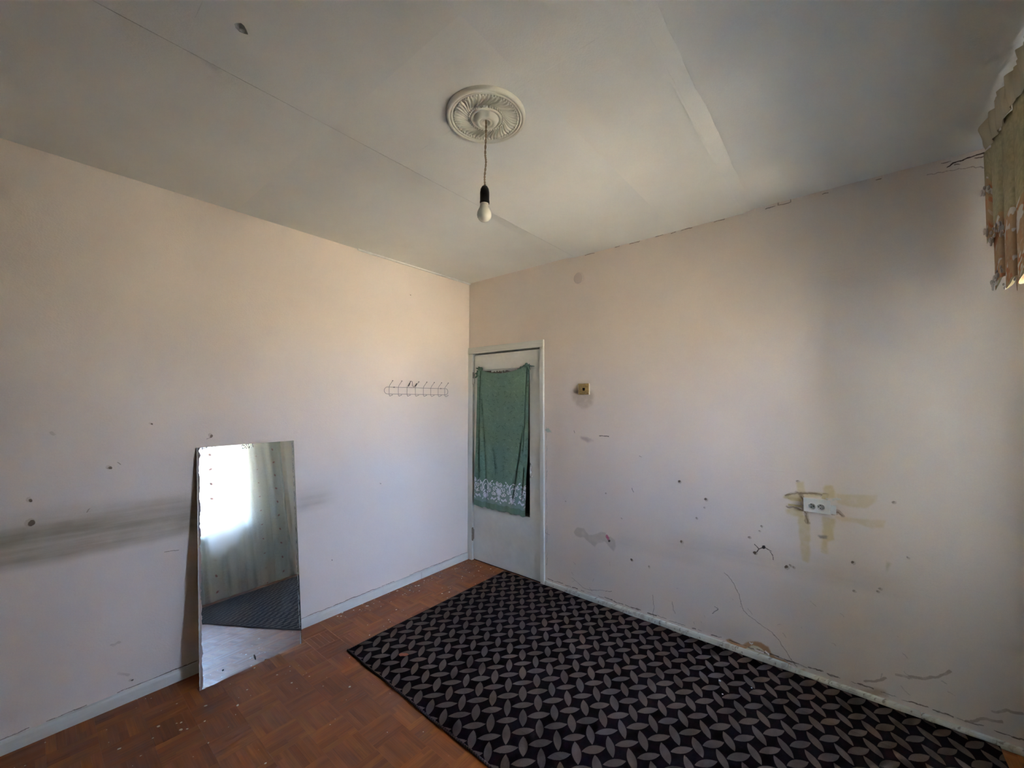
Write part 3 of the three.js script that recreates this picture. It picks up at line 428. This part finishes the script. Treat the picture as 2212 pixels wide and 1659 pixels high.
// ---------------------------------------------------------------- carpet
{
  const PX = 0.099, PZ = 0.1235, NX = 10, NZ = 8, S = 2048;
  const jit = (i, j, k) => h2(i, j, k) - 0.5;
  const lens = (x, z, cx, cz, ax, az, i, j, k) => { // distance inside a lens: > 0 inside
    const L = 0.056 * (1 + 0.1 * jit(i, j, k)), Wd = 0.0195 * (1 + 0.2 * jit(i, j, k + 1)), dx = x - cx, dz = z - cz, t = (dx * ax + dz * az) / L, s = (-dx * az + dz * ax) / Wd; return 1 - Math.abs(s) - t * t; };
  const N = (a, b) => { const l = Math.hypot(a, b); return [a / l, b / l]; }, [hx, hz] = N(0.066, -0.077), [vx, vz] = N(0.057, 0.074);
  const shape = (x, z) => { // x, z in metres; rows of pile 3 mm apart give the lens edges their steps
    const zr = (Math.floor(z / 0.003) + 0.5) * 0.003 + 0.0012 * (h2(Math.floor(x / 0.002), Math.floor(z / 0.003), 3) - 0.5); let m = -1;
    for (let di = -1; di <= 1; di++) for (let dj = -1; dj <= 1; dj++) {
      const i = Math.round(x / PX) + di, j = Math.round(z / PZ) + dj, ii = ((i % NX) + NX) % NX, jj = ((j % NZ) + NZ) % NZ;
      m = Math.max(m, lens(x, zr, i * PX, j * PZ, hx, hz, ii, jj, 1));
      const i2 = Math.round(x / PX - 0.5) + di, j2 = Math.round(z / PZ - 0.5) + dj; m = Math.max(m, lens(x, zr, (i2 + 0.5) * PX, (j2 + 0.5) * PZ, vx, vz, ((i2 % NX) + NX) % NX, ((j2 % NZ) + NZ) % NZ, 5));
    }
    return m;
  };
  const map = dataTex(S, S, (o, u, v, px, py) => {
    const x = u * PX * NX, z = v * PZ * NZ, m = shape(x, z), row = 0.5 + 0.5 * Math.cos(z / 0.003 * Math.PI * 2), fib = h2(px, py, 12), big = fbm(u * 10, v * 10, 151, 4);
    const a = 24 + 5 * big, d = [a * 0.92, a * 0.7, a * 0.8]; if (vn(u * 40, v * 32, 155) > 0.55) { d[0] += 7; d[1] -= 1; }
    const l = [124, 108, 96]; const k = sst(-0.03, 0.06, m) * (0.6 + 0.4 * row); for (let c = 0; c < 3; c++) o[c] = (d[c] + (l[c] * (0.9 + 0.25 * (big - 0.5)) - d[c]) * k) * (0.82 + 0.32 * fib) * (0.92 + 0.08 * row);
  }, true);
  const bump = dataTex(1024, 1024, (o, u, v) => { const z = v * PZ * NZ, k = 110 + 60 * Math.cos(z / 0.003 * Math.PI * 2) + 60 * (h2(Math.floor(u * 700), Math.floor(v * 330), 14) - 0.5); o[0] = o[1] = o[2] = k; });
  const mat = phys({ map, roughness: 0.95, specularIntensity: 0.15, bumpMap: bump, bumpScale: 0.0025 });
  const g0 = group('carpet'), x0 = 0.474, x1 = 3.34, zn = 0.03, zf = 1.485;
  // woven strip lying flat, its long near edge wavering a little and its far edge pushed up against the skirting
  const at = (x, z) => { const e = sst(0.1, 0.0, z) * (0.004 + 0.009 * fbm(x * 5, 2, 161, 3)), near = sst(zf - 0.05, zf + 0.02, z) * 0.004 * fbm(x * 7, 5, 162, 3); return 0.0075 + e + near + 0.0012 * (fbm(x * 9, z * 9, 163, 3) - 0.5); };
  const edgeZ = (x) => zf + 0.022 * (x - x0) / 1.2 + 0.008 * (fbm(x * 4, 7, 164, 3) - 0.5);
  const g = sheet((u, v) => { const x = x0 + (x1 - x0) * u + 0.006 * (fbm(v * 5, 1, 165, 3) - 0.5) * (1 - u), z1 = edgeZ(x), z0 = 0.02 + 0.006 * fbm(x * 6, 3, 166, 3), z = z1 + (z0 - z1) * v; return [x, at(x, z) - 0.004, z]; }, 220, 110, 0.007);
  uvBy(g, (x, y, z) => [(x - 1.574) / (PX * NX), (z - 1.2805 - 0.017 * (x - 1.574)) / (PZ * NZ)]);
  part('carpet_field', g, mat, g0);
  const bindMap = dataTex(256, 64, (o, u, v) => { const k = Math.sin(u * Math.PI * 2 * 24 + v * 5) > -0.1 ? 1 : 0, f = 0.7 + 0.5 * h2(u * 256, v * 64, 15), n = fbm(u * 12, v * 2, 171, 3); o[0] = (k ? 74 : 34) * f * (0.6 + 0.8 * n); o[1] = (k ? 58 : 24) * f * (0.6 + 0.8 * n); o[2] = (k ? 48 : 22) * f * (0.6 + 0.8 * n); }, true);
  const bm = std({ map: bindMap, roughness: 0.95 });
  const near = []; for (let i = 0; i <= 60; i++) { const x = x0 + (x1 - x0) * i / 60; near.push([x, 0.0062 + 0.004 * fbm(x * 7, 5, 162, 3), edgeZ(x) + 0.003]); }
  const tb = tube(near, 0.0058, 400, 8); part('edge_binding', uvBy(tb, (x, y, z) => [x * 3, y * 60]), bm, g0);
  part('edge_binding', uvBy(tube(Array.from({ length: 30 }, (_, i) => { const v = i / 29, z = edgeZ(x0) + (0.03 - edgeZ(x0)) * v; return [x0 + 0.006 * (fbm(v * 5, 1, 165, 3) - 0.5) - 0.001, 0.005, z]; }), 0.0042, 200, 8), (x, y, z) => [z * 3, y * 60]), bm, g0);
  tag(g0, 'dark brown carpet runner woven with taupe leaf shapes along the right wall', 'carpet');
}
// ---------------------------------------------------------------- ceiling rosette and pendant lamp
const RX = 1.767, RZ = 1.638;
{
  const g = group('ceiling_rosette', RX, H - 0.002, RZ), mat = std({ color: col(222, 220, 206), roughness: 0.6 }), flip = (q) => q.scale(1, -1, 1);
  const L = (n, pts, seg = 72) => { const q = lathe(pts, seg); return part(n, q, mat, g); };
  // profiles run from the outside in, y downwards from the ceiling
  L('outer_rim', [[0.159, 0.0025], [0.159, -0.008], [0.157, -0.0135], [0.153, -0.0165], [0.148, -0.0165], [0.1455, -0.013], [0.1435, -0.0128], [0.141, -0.0155], [0.138, -0.0155], [0.136, -0.012], [0.133, -0.0085], [0.06, -0.0065], [0.06, 0.0025]].reverse());
  L('centre_boss', [[0.064, -0.006], [0.0635, -0.014], [0.06, -0.017], [0.056, -0.0165], [0.053, -0.012], [0.05, -0.014], [0.046, -0.024], [0.039, -0.031], [0.033, -0.032], [0.029, -0.03], [0.027, -0.026], [0.0245, -0.028], [0.02, -0.029], [0.016, -0.026], [0.013, -0.018], [0.013, -0.004]].reverse(), 56);
  const beads = (n, r, y, c, s) => part(n, merge(Array.from({ length: c }, (_, i) => new THREE.SphereGeometry(s, 8, 6).translate(r * Math.cos(i / c * 6.2832), y, r * Math.sin(i / c * 6.2832)))), mat, g);
  beads('bead_ring', 0.1275, -0.0105, 68, 0.0054); beads('bead_ring', 0.069, -0.0105, 40, 0.005);
  const fl = []; for (let i = 0; i < 46; i++) { // swirling flutes, each thicker towards the rim
    const a0 = i / 46 * 6.2832, ring = [], N = 9, M = 6, pos = [], idx = [];
    for (let k = 0; k <= N; k++) { const t = k / N, r = 0.073 + 0.05 * t, a = a0 - 0.75 * t + 0.4 * t * t, hw = 0.0018 + 0.0044 * t, hh = 0.0036 + 0.0052 * Math.sin(Math.min(1, t * 1.1) * 2.4); for (let q = 0; q <= M; q++) { const w = (q / M * 2 - 1), ta = a + w * hw / r; pos.push(r * Math.cos(ta), -0.0062 - hh * (1 - w * w), r * Math.sin(ta)); } }
    for (let k = 0; k < N; k++) for (let q = 0; q < M; q++) { const p = k * (M + 1) + q; idx.push(p, p + 1, p + M + 2, p, p + M + 2, p + M + 1); }
    const q = new THREE.BufferGeometry(); q.setAttribute('position', new THREE.Float32BufferAttribute(pos, 3)); q.setAttribute('uv', new THREE.Float32BufferAttribute(new Float32Array(pos.length / 3 * 2), 2)); q.setIndex(idx); q.computeVertexNormals(); fl.push(q);
  }
  part('fluted_band', merge(fl), mat, g);
  tag(g, 'round white plaster rosette with swirling flutes on the ceiling', 'rosette');
}
{
  const g = group('pendant_lamp', RX, 0, RZ), base = [[0, 2.664, 0], [0, 2.6, 0], [-0.003, 2.52, 0.001], [0.0, 2.488, 0], [-0.004, 2.43, 0.003], [-0.003, 2.392, 0.003]];
  const curve = new THREE.CatmullRomCurve3(base.map((p) => new THREE.Vector3(...p)));
  const wire = (ph) => { const pts = []; for (let i = 0; i <= 120; i++) { const t = i / 120, c = curve.getPoint(t), a = ph + t * 6.2832 * 9; pts.push([c.x + 0.0022 * Math.cos(a), c.y, c.z + 0.0022 * Math.sin(a)]); } return tube(pts, 0.0021, 260, 6); };
  part('cord', merge([wire(0), wire(Math.PI)]), std({ color: col(150, 132, 104), roughness: 0.7 }), g, 'twisted beige two core cord');
  const s = part('lamp_socket', lathe([[0.0, 2.316], [0.0185, 2.316], [0.0195, 2.32], [0.0195, 2.326], [0.0185, 2.328], [0.0185, 2.362], [0.0165, 2.376], [0.011, 2.386], [0.005, 2.391], [0, 2.3915]], 40), std({ color: col(38, 34, 30), roughness: 0.42 }), g, 'black bakelite socket');
  s.position.set(-0.004, 0, 0.003);
  const b = part('light_bulb', lathe([[0, 2.243], [0.008, 2.2435], [0.016, 2.247], [0.023, 2.2535], [0.0275, 2.262], [0.029, 2.271], [0.0275, 2.281], [0.0235, 2.291], [0.019, 2.3], [0.0165, 2.308], [0.0162, 2.3155], [0, 2.3155]], 48), phys({ color: col(226, 224, 206), roughness: 0.22, clearcoat: 0.6, clearcoatRoughness: 0.08 }), g, 'switched off opal bulb');
  b.position.set(-0.005, 0, 0.004);
  const r = part('bulb_collar', lathe([[0.0163, 2.3], [0.0172, 2.302], [0.0172, 2.316], [0.0163, 2.317]], 32), std({ color: col(214, 206, 192), roughness: 0.4 }), b, 'pale collar of the bulb'); r.position.set(0, 0, 0);
  tag(g, 'bare opal bulb in a black socket hanging on a twisted cord', 'lamp');
}
// ---------------------------------------------------------------- coat rack and the wire hook hanging on it
{
  const g = group('coat_rack'), m = std({ color: col(138, 130, 124), roughness: 0.4, metalness: 0.5 }), y0 = 1.582, y1 = 1.638, za = 0.925, zb = 0.309, r = 0.028, c = (y0 + y1) / 2, loop = [];
  for (let i = 0; i <= 10; i++) { const a = -Math.PI / 2 + Math.PI * i / 10; loop.push([0.008, c + r * Math.sin(a), za + r * Math.cos(a)]); }
  for (let i = 1; i < 12; i++) loop.push([0.008, y1 + 0.001 * 0, za + (zb - za) * i / 12]);
  for (let i = 0; i <= 10; i++) { const a = Math.PI / 2 + Math.PI * i / 10; loop.push([0.008, c + r * Math.sin(a), zb + r * Math.cos(a)]); }
  for (let i = 1; i < 12; i++) loop.push([0.008, y0, zb + (za - zb) * i / 12]);
  part('rail', tube(loop, 0.0018, 300, 8, true), m, g);
  for (const z of [0.911, 0.824, 0.738, 0.653, 0.568, 0.485, 0.401, 0.322]) {
    const up = [[0.059, 1.688, z], [0.05, 1.68, z], [0.03, 1.662, z], [0.016, 1.648, z], [0.0118, 1.636, z], [0.0118, 1.61, z], [0.0118, 1.583, z], [0.014, 1.572, z], [0.022, 1.566, z], [0.04, 1.569, z], [0.057, 1.574, z]];
    part('hook', merge([tube(up, 0.0016, 60, 8), new THREE.SphereGeometry(0.0046, 12, 10).translate(0.059, 1.688, z), new THREE.SphereGeometry(0.0032, 10, 8).translate(0.057, 1.574, z)]), m, g);
  }
  for (const z of [0.862, 0.366]) part('screw', merge([new THREE.CylinderGeometry(0.0042, 0.0042, 0.0085, 12).rotateZ(Math.PI / 2).translate(0.0045, 1.638, z), new THREE.SphereGeometry(0.005, 12, 8).scale(0.5, 1, 1).translate(0.011, 1.638, z)]), m, g);
  tag(g, 'wire coat rack of eight double hooks on the left wall beside the door', 'coat rack');
  const w = [[0.034, 1.647, 0.7405], [0.037, 1.661, 0.735], [0.04, 1.672, 0.731], [0.046, 1.684, 0.729], [0.05, 1.69, 0.7245], [0.05, 1.688, 0.716], [0.046, 1.676, 0.711], [0.042, 1.66, 0.707], [0.04, 1.649, 0.699], [0.04, 1.645, 0.691], [0.042, 1.649, 0.68], [0.045, 1.662, 0.672], [0.047, 1.674, 0.666]];
  const h = group('wire_hook'); const bm = std({ color: col(36, 32, 30), roughness: 0.5, metalness: 0.4 });
  part('wire', tube(w, 0.0016, 90, 8), bm, h); part('grip', tube(w.slice(0, 3), 0.0034, 20, 10), bm, h); part('grip', tube(w.slice(10), 0.0034, 20, 10), bm, h);
  tag(h, 'small bent black wire with thick ends hanging on the coat rack hooks', 'hook');
}
// ---------------------------------------------------------------- switch, junction cap, socket outlet
{
  const g = group('light_switch', 1.286, 1.617, 0), s = rect(-0.044, 0.044, -0.041, 0.041); s.holes.push((() => { const p = new THREE.Path(); p.moveTo(-0.015, 0.013); p.quadraticCurveTo(0, 0.009, 0.015, 0.013); p.lineTo(0.013, -0.013); p.quadraticCurveTo(0, -0.016, -0.013, -0.013); p.closePath(); return p; })());
  for (const y of [0.024, -0.024]) { const p = new THREE.Path(); p.absarc(0, y, 0.0024, 0, 6.2832, true); s.holes.push(p); }
  const mp = dataTex(128, 128, (o, u, v) => { const k = 0.9 + 0.25 * (fbm(u * 6, v * 6, 181, 4) - 0.5); o[0] = 190 * k; o[1] = 160 * k; o[2] = 104 * k; mix(o, [120, 90, 54], 0.5 * sst(0.62, 0.7, fbm(u * 14, v * 14, 183, 3))); }, true);
  part('cover_plate', uvBy(new THREE.ExtrudeGeometry(s, { depth: 0.006, bevelEnabled: true, bevelSize: 0.0015, bevelThickness: 0.0015, bevelSegments: 2 }).translate(0, 0, 0.009), (x, y) => [x * 10 + 0.5, y * 10 + 0.5]), std({ map: mp, roughness: 0.5 }), g);
  const f = rect(-0.047, 0.047, -0.043, 0.044); f.holes.push(rect(-0.036, 0.036, -0.034, 0.034, THREE.Path));
  part('backplate', new THREE.ExtrudeGeometry(f, { depth: 0.006, bevelEnabled: true, bevelSize: 0.001, bevelThickness: 0.001, bevelSegments: 1 }).translate(0, 0, 0.0012), std({ color: col(226, 220, 198), roughness: 0.45 }), g, 'cream plastic back plate');
  part('socket_hole', box(-0.036, 0.036, -0.034, 0.034, 0.0008, 0.004), std({ color: 0x0c0a09, roughness: 0.9 }), g, 'black hole where the rocker is missing');
  tag(g, 'ochre light switch plate with a black hole, on the wall right of the door', 'light switch');
}
tag(part('junction_box_cover', lathe([[0, 0.008], [0.03, 0.0078], [0.039, 0.006], [0.043, 0.0035], [0.044, 0.0005], [0, 0.0005]].reverse(), 40).rotateX(Math.PI / 2).translate(1.241, 2.506, 0), std({ color: col(204, 192, 182), roughness: 0.65, bumpMap: plaster, bumpScale: 0.002 })), 'round wall coloured junction box cover high above the switch', 'wall cover');
{
  const g = group('socket_outlet', 2.722, 0.951, 0), white = std({ color: col(224, 224, 216), roughness: 0.4 }), s = rect(-0.056, 0.058, -0.033, 0.033), cx = [-0.0215, 0.0185], rr0 = 0.0185;
  for (const x of cx) { const p = new THREE.Path(); p.absarc(x, -0.004, rr0, 0, 6.2832, true); s.holes.push(p); }
  part('cover_plate', new THREE.ExtrudeGeometry(s, { depth: 0.024, bevelEnabled: true, bevelSize: 0.002, bevelThickness: 0.003, bevelSegments: 3, curveSegments: 32 }).translate(0, 0, 0.001), white, g);
  for (const x of cx) {
    const c = part('plug_well', lathe([[0.0184, 0.024], [0.0182, 0.008], [0.017, 0.006], [0, 0.006], [0, 0.002], [0.0184, 0.002]].reverse(), 40).rotateX(Math.PI / 2).translate(x, -0.004, 0), white, g);
    const hole = (a, b, r) => part('contact_hole', new THREE.CylinderGeometry(r, r, 0.0012, 14).rotateX(Math.PI / 2).translate(x + a, -0.004 + b, 0.0065), std({ color: 0x0a0a0a, roughness: 0.7 }), c);
    hole(-0.003, 0.0085, 0.0026); hole(-0.003, -0.0085, 0.0026);
    part('earth_pin', new THREE.CylinderGeometry(0.0022, 0.0022, 0.012, 14).rotateX(Math.PI / 2).translate(x + (x < 0 ? 0.008 : -0.0095), -0.004, 0.0125), std({ color: col(60, 58, 52), metalness: 0.7, roughness: 0.4 }), c);
  }
  part('end_module', rbox(0.0605, 0.083, -0.033, 0.012, 0.001, 0.018, 0.002), white, g, 'broken end piece');
  part('round_knob', merge([new THREE.CylinderGeometry(0.0085, 0.009, 0.006, 24).rotateX(Math.PI / 2).translate(0.072, -0.018, 0.0212), rbox(0.0685, 0.0755, -0.0187, -0.0173, 0.024, 0.0252, 0.0004, 1)]), white, g);
  const crumbs = []; for (let i = 0; i < 9; i++) { const q = new THREE.IcosahedronGeometry(rr(0.003, 0.008), 1), p = q.attributes.position; for (let k = 0; k < p.count; k++) p.setXYZ(k, p.getX(k) * rr(0.8, 1.1), p.getY(k) * 0.7, p.getZ(k) * 0.6); q.computeVertexNormals(); crumbs.push(q.translate(rr(0.035, 0.1), rr(0.034, 0.055), 0.004)); }
  part('plaster_crumb', merge(crumbs), std({ color: col(224, 220, 206), roughness: 0.8 }), g, 'white filler crumbs at the upper corner').userData.kind = 'stuff';
  tag(g, 'white double socket outlet framed by old tape marks on the right wall', 'socket outlet');
}
// curled ends of the old tape round the outlet
{
  const tm = std({ color: col(212, 194, 146), roughness: 0.45 });
  const strip = (x0, y0, x1, y1, w, lift) => { const l = Math.hypot(x1 - x0, y1 - y0), ax = (x1 - x0) / l, ay = (y1 - y0) / l; return sheet((u, v) => { const k = (v - 0.5) * w * (1 + 0.25 * (fbm(u * 5 + x0 * 90, v * 2, 231, 3) - 0.5)), e = l * u * (1 - 0.18 * fbm(v * 6 + y0 * 70, 3, 233, 2)); return [x0 + ax * e - ay * k, y0 + ay * e + ax * k, 0.0012 + lift * Math.pow(Math.max(0, u - 0.45) / 0.55, 2) + 0.0006 * Math.sin(u * 17 + v * 5)]; }, 16, 4, 0.0005); };
  tag(part('tape_piece', strip(2.655, 0.968, 2.585, 0.975, 0.015, 0.006), tm), 'upper brown tape piece curling off the wall left of the outlet', 'tape');
  tag(part('tape_piece', strip(2.655, 0.934, 2.588, 0.935, 0.012, 0.006), tm), 'lower brown tape piece curling off the wall left of the outlet', 'tape');
  tag(part('tape_piece', strip(2.757, 0.99, 2.764, 1.026, 0.026, 0.007), tm), 'crumpled tape piece standing up above the outlet', 'tape');
}
// loose edges of paint where the plaster peels above the skirting
{
  const pm = std({ color: col(226, 213, 202), roughness: 0.6 });
  const flake = (a, lift) => sheet((u, v) => { const n = a.length / 2 - 1, q = u * n, i = Math.min(n - 1, Math.floor(q)), t = q - i, x = a[2 * i] + (a[2 * i + 2] - a[2 * i]) * t, y = a[2 * i + 1] + (a[2 * i + 3] - a[2 * i + 1]) * t; return [x + 0.003 * (fbm(u * 9, 2, 191, 2) - 0.5), y + v * 0.007 + 0.004 * (fbm(u * 11, 1, 193, 2) - 0.5), 0.0009 + lift * (1 - v) * (0.5 + fbm(u * 7, 3, 195, 2))]; }, 24, 4, 0.001);
  const wr = scene.getObjectByName('wall_right');
  for (const [k, l] of [['peelEdge1', 0.004], ['peelEdge2', 0.005], ['peelEdge3', 0.003], ['peelEdge4', 0.005]]) part('paint_flake', flake(RM[k], l), pm, wr);
}
// ---------------------------------------------------------------- curtains at the window
{
  const rail = group('curtain_rail'), rm = std({ color: col(222, 220, 206), roughness: 0.45 });
  part('track', rbox(3.405, 3.425, 2.562, 2.588, 0.285, 2.96, 0.004), rm, rail); part('end_cap', rbox(3.40, 3.43, 2.558, 2.592, 0.258, 0.2845, 0.004), rm, rail);
  for (const z of [0.5, 1.6, 2.8]) part('bracket', rbox(3.409, 3.421, 2.5885, TOP - 0.001, z, z + 0.02, 0.002), rm, rail);
  tag(rail, 'white curtain rail under the ceiling, carrying the valance at the window', 'curtain rail');
  // sheer with printed leaves
  const tw = 1024, th = 1024, UZ = 0.76, UY = 0.748;     // one repeat: two columns of leaves, four leaves high
  const leaves = []; for (let c = 0; c < 2; c++) for (let r = 0; r < 4; r++) leaves.push([[0.02, 0.245][c] / UZ, ([0.126, 0.05][c] + r * 0.187) / UY, rr(-1.2, 1.2), c ? 0.55 : 1]);
  const inLeaf = (u, v) => { for (const [lu, lv, a, s] of leaves) { let du = (u - lu) * UZ, dv = (v - lv) * UY; if (du > UZ / 2) du -= UZ; if (du < -UZ / 2) du += UZ; if (dv > UY / 2) dv -= UY; if (dv < -UY / 2) dv += UY; const x = (du * Math.cos(a) + dv * Math.sin(a)) / (0.021 * s), y = (-du * Math.sin(a) + dv * Math.cos(a)) / (0.012 * s); if (Math.abs(y) + x * x < 1) return s; } return 0; };
  const smap = dataTex(tw, th, (o, u, v) => { const s = inLeaf(u, v), f = vn(u * 300, v * 300, 201); o[0] = 232 + 8 * f; o[1] = 242 + 6 * f; o[2] = 240 + 6 * f; if (s) mix(o, [104, 62, 66], 0.9); }, true);
  const sal = dataTex(tw, th, (o, u, v) => { const s = inLeaf(u, v); o[0] = o[1] = o[2] = 255 * (s ? 0.9 : 0.33 + 0.1 * (vn(u * 200, v * 200, 203) - 0.5)); });
  const sm = phys({ map: smap, alphaMap: sal, transparent: true, roughness: 1, transmission: 0.05, thickness: 0, side: THREE.DoubleSide });
  const fold = (z) => 0.032 * Math.sin(z * 34 + 1.6 * Math.sin(z * 5)) + 0.008 * Math.sin(z * 71 + 2);
  const sh = sheet((u, v) => { const z = 0.11 + 2.95 * u, y = 0.012 + 2.6 * v, k = 0.5 + 0.6 * (1 - v); return [3.5 + fold(z + 0.05 * Math.sin(v * 3 + z * 2)) * k, y, z + 0.02 * Math.sin(z * 31) * (1 - v)]; }, 420, 40, 0.0006);
  const p = uvBy(sh, (x, y, z) => [(z - 0.21) / UZ, (y + 0.02) / UY]);
  const cur = group('sheer_curtain'); part('curtain_panel', p, sm, cur);
  tag(cur, 'white sheer curtain printed with small maroon leaves, seen in the mirror', 'curtain');
  // gathered valance in front of it
  const vmap = dataTex(512, 512, (o, u, v) => {
    const f = 0.9 + 0.2 * fbm(u * 60, v * 60, 211, 3); o[0] = 188 * f; o[1] = 178 * f; o[2] = 140 * f;
    if (v < 0.42) { const a = fbm(u * 26, v * 26, 213, 2), b = fbm(u * 24 + 7, v * 24, 217, 2), e = (v < 0.12 || (v > 0.26 && v < 0.42)) ? 1 : 0.35; mix(o, [206, 150, 112], 0.55 * sst(0.42, 0.4, v)); if (a > 0.62) mix(o, [228, 222, 212], e * sst(0.62, 0.67, a)); else if (b > 0.6) mix(o, [200, 124, 84], 0.75 * e * sst(0.6, 0.66, b)); }
  }, true);
  const vmM = phys({ map: vmap, roughness: 0.95, side: THREE.DoubleSide });
  const val = group('curtain_valance');
  const vf = (z) => 0.02 * Math.sin(z * 46 + 0.8) + 0.006 * Math.sin(z * 91);
  const bot = (z) => 1.985 + 0.02 * Math.sin(z * 46 + 2.2) - 0.03 * sst(0.42, 0.5, z) + 0.2 * sst(0.34, 0.25, z);
  part('valance_panel', sheet((u, v) => { const z = 0.225 + 2.75 * u, y = bot(z) + (2.575 - bot(z)) * v; return [3.345 + vf(z) * (0.35 + 0.45 * (1 - v)), y, z - 0.02 * (1 - v) * Math.sin(z * 46)]; }, 520, 24, 0.0014), vmM, val).geometry.userData = {};
  uvBy(val.children[0].geometry, (x, y, z) => [z / 0.5, Math.min(0.97, (y - bot(z)) / 0.62)]);
  part('valance_header', sheet((u, v) => { const z = 0.31 + 2.6 * u, y = 2.556 + 0.119 * v * sst(0, 0.04, u + 0.02); return [3.335 + 0.034 * (fbm(z * 30, 1 + v * 0.5, 241, 2) - 0.5) * (0.5 + v) - 0.008 * v, y - 0.012 * fbm(z * 22, 7, 243, 2) * v, z + 0.016 * (fbm(z * 24, 9 + v, 245, 2) - 0.5) * v]; }, 900, 10, 0.0014), std({ color: col(204, 194, 166), roughness: 0.95 }), val);
  uvBy(val.children[1].geometry, (x, y, z) => [z / 0.5, 0.6 + (y - 2.57) * 2]);
  part('valance_lining', sheet((u, v) => { const z = 0.245 + 2.72 * u, y = bot(z) - 0.012 + (2.56 - bot(z)) * v; return [3.386 + 0.004 * Math.sin(z * 46), y, z]; }, 420, 10, 0.0014), std({ color: col(176, 150, 118), roughness: 0.95 }), val);
  const pet = []; for (let z = 0.24; z < 0.47; z += 0.012) for (const [yy, n] of [[0.012, 2], [0.19, 2]]) for (let i = 0; i < n; i++) { const q = new THREE.SphereGeometry(rr(0.005, 0.01), 8, 6).scale(0.5, rr(0.8, 1.6), 1); pet.push(q.rotateX(rr(-1, 1)).translate(3.345 + vf(z) * 0.95 - 0.006, bot(z) + yy + rr(-0.012, 0.03), z + rr(-0.01, 0.01))); }
  part('petal_trim', merge(pet), std({ color: col(206, 194, 180), roughness: 0.9 }), val, 'white fabric petals along the hem').userData.kind = 'stuff';
  tag(val, 'olive beige gathered valance with an orange flower border at the upper right', 'valance');
}
// ---------------------------------------------------------------- litter on the floor
{
  const chips = []; const chip = (x, z, r, y = 0.0004) => { const n = 6, pos = [0, 0.0016, 0], idx = []; for (let i = 0; i < n; i++) { const a = i / n * 6.2832, q = r * rr(0.55, 1.15); pos.push(q * Math.cos(a) * 1.25, rr(0, 0.0009), q * Math.sin(a)); } for (let i = 0; i < n; i++) idx.push(0, 1 + (i + 1) % n, 1 + i); const g = new THREE.BufferGeometry(); g.setAttribute('position', new THREE.Float32BufferAttribute(pos, 3)); g.setIndex(idx); g.computeVertexNormals(); g.setAttribute('uv', new THREE.Float32BufferAttribute(new Float32Array(14), 2)); chips.push(g.rotateY(rr(0, 6)).translate(x, y, z)); };
  for (let i = 0; i < FL.length; i += 3) chip(FL[i], FL[i + 1], FL[i + 2] * 0.00085);
  for (let i = 0; i < 110; i++) { const near = rnd() < 0.7; chip(near ? 0.03 + 0.2 * rnd() * rnd() : rr(0.03, 0.46), rr(0.05, 1.25), rr(0.0012, 0.0032)); }
  for (let i = 0; i < 70; i++) chip(rr(0.03, 1.7), rr(1.52, 3.0), rr(0.001, 0.003));
  const m = part('paint_chips', merge(chips), std({ color: col(226, 216, 200), roughness: 0.7, side: THREE.DoubleSide })); tag(m, 'scattered white flakes of old paint on the parquet along the left wall', 'paint chips'); m.userData.kind = 'stuff';
  const spots = [[2.294, 0.347, 0.006], [2.436, 0.298, 0.004], [2.328, 0.445, 0.004]]; const sp = []; for (const [x, z, r] of spots) sp.push(new THREE.IcosahedronGeometry(r, 1).scale(1, 0.5, 1).translate(x, 0.0085 + r * 0.45, z));
  sp.forEach((q, i) => { const o = part('crumb', q, std({ color: col(196, 196, 200), roughness: 0.6 })); tag(o, ['largest white crumb on the dark carpet near the right wall', 'grey crumb on the carpet, nearest of three to the right wall', 'small white crumb on the carpet, farthest of three from the right wall'][i], 'crumb'); });
  tag(part('fabric_scrap', sheet((u, v) => { const x = (u - 0.5) * 0.06, z = (v - 0.5 + 0.25 * (fbm(u * 6, 1, 223, 2) - 0.5)) * 0.03 * Math.pow(Math.max(0.03, 1 - (2 * u - 1) ** 2), 0.7) * (0.6 + 0.8 * fbm(u * 5, 4, 225, 2)); return [0.783 + x * 0.78 + z * 0.62, 0.0098 + 0.003 * fbm(u * 4, v * 4, 221, 2), 1.301 - x * 0.62 + z * 0.78]; }, 12, 8, 0.0012), std({ color: col(150, 84, 56), roughness: 0.9 })), 'small rust orange scrap lying on the carpet near its corner', 'scrap');
}
renderer.render(scene, camera);
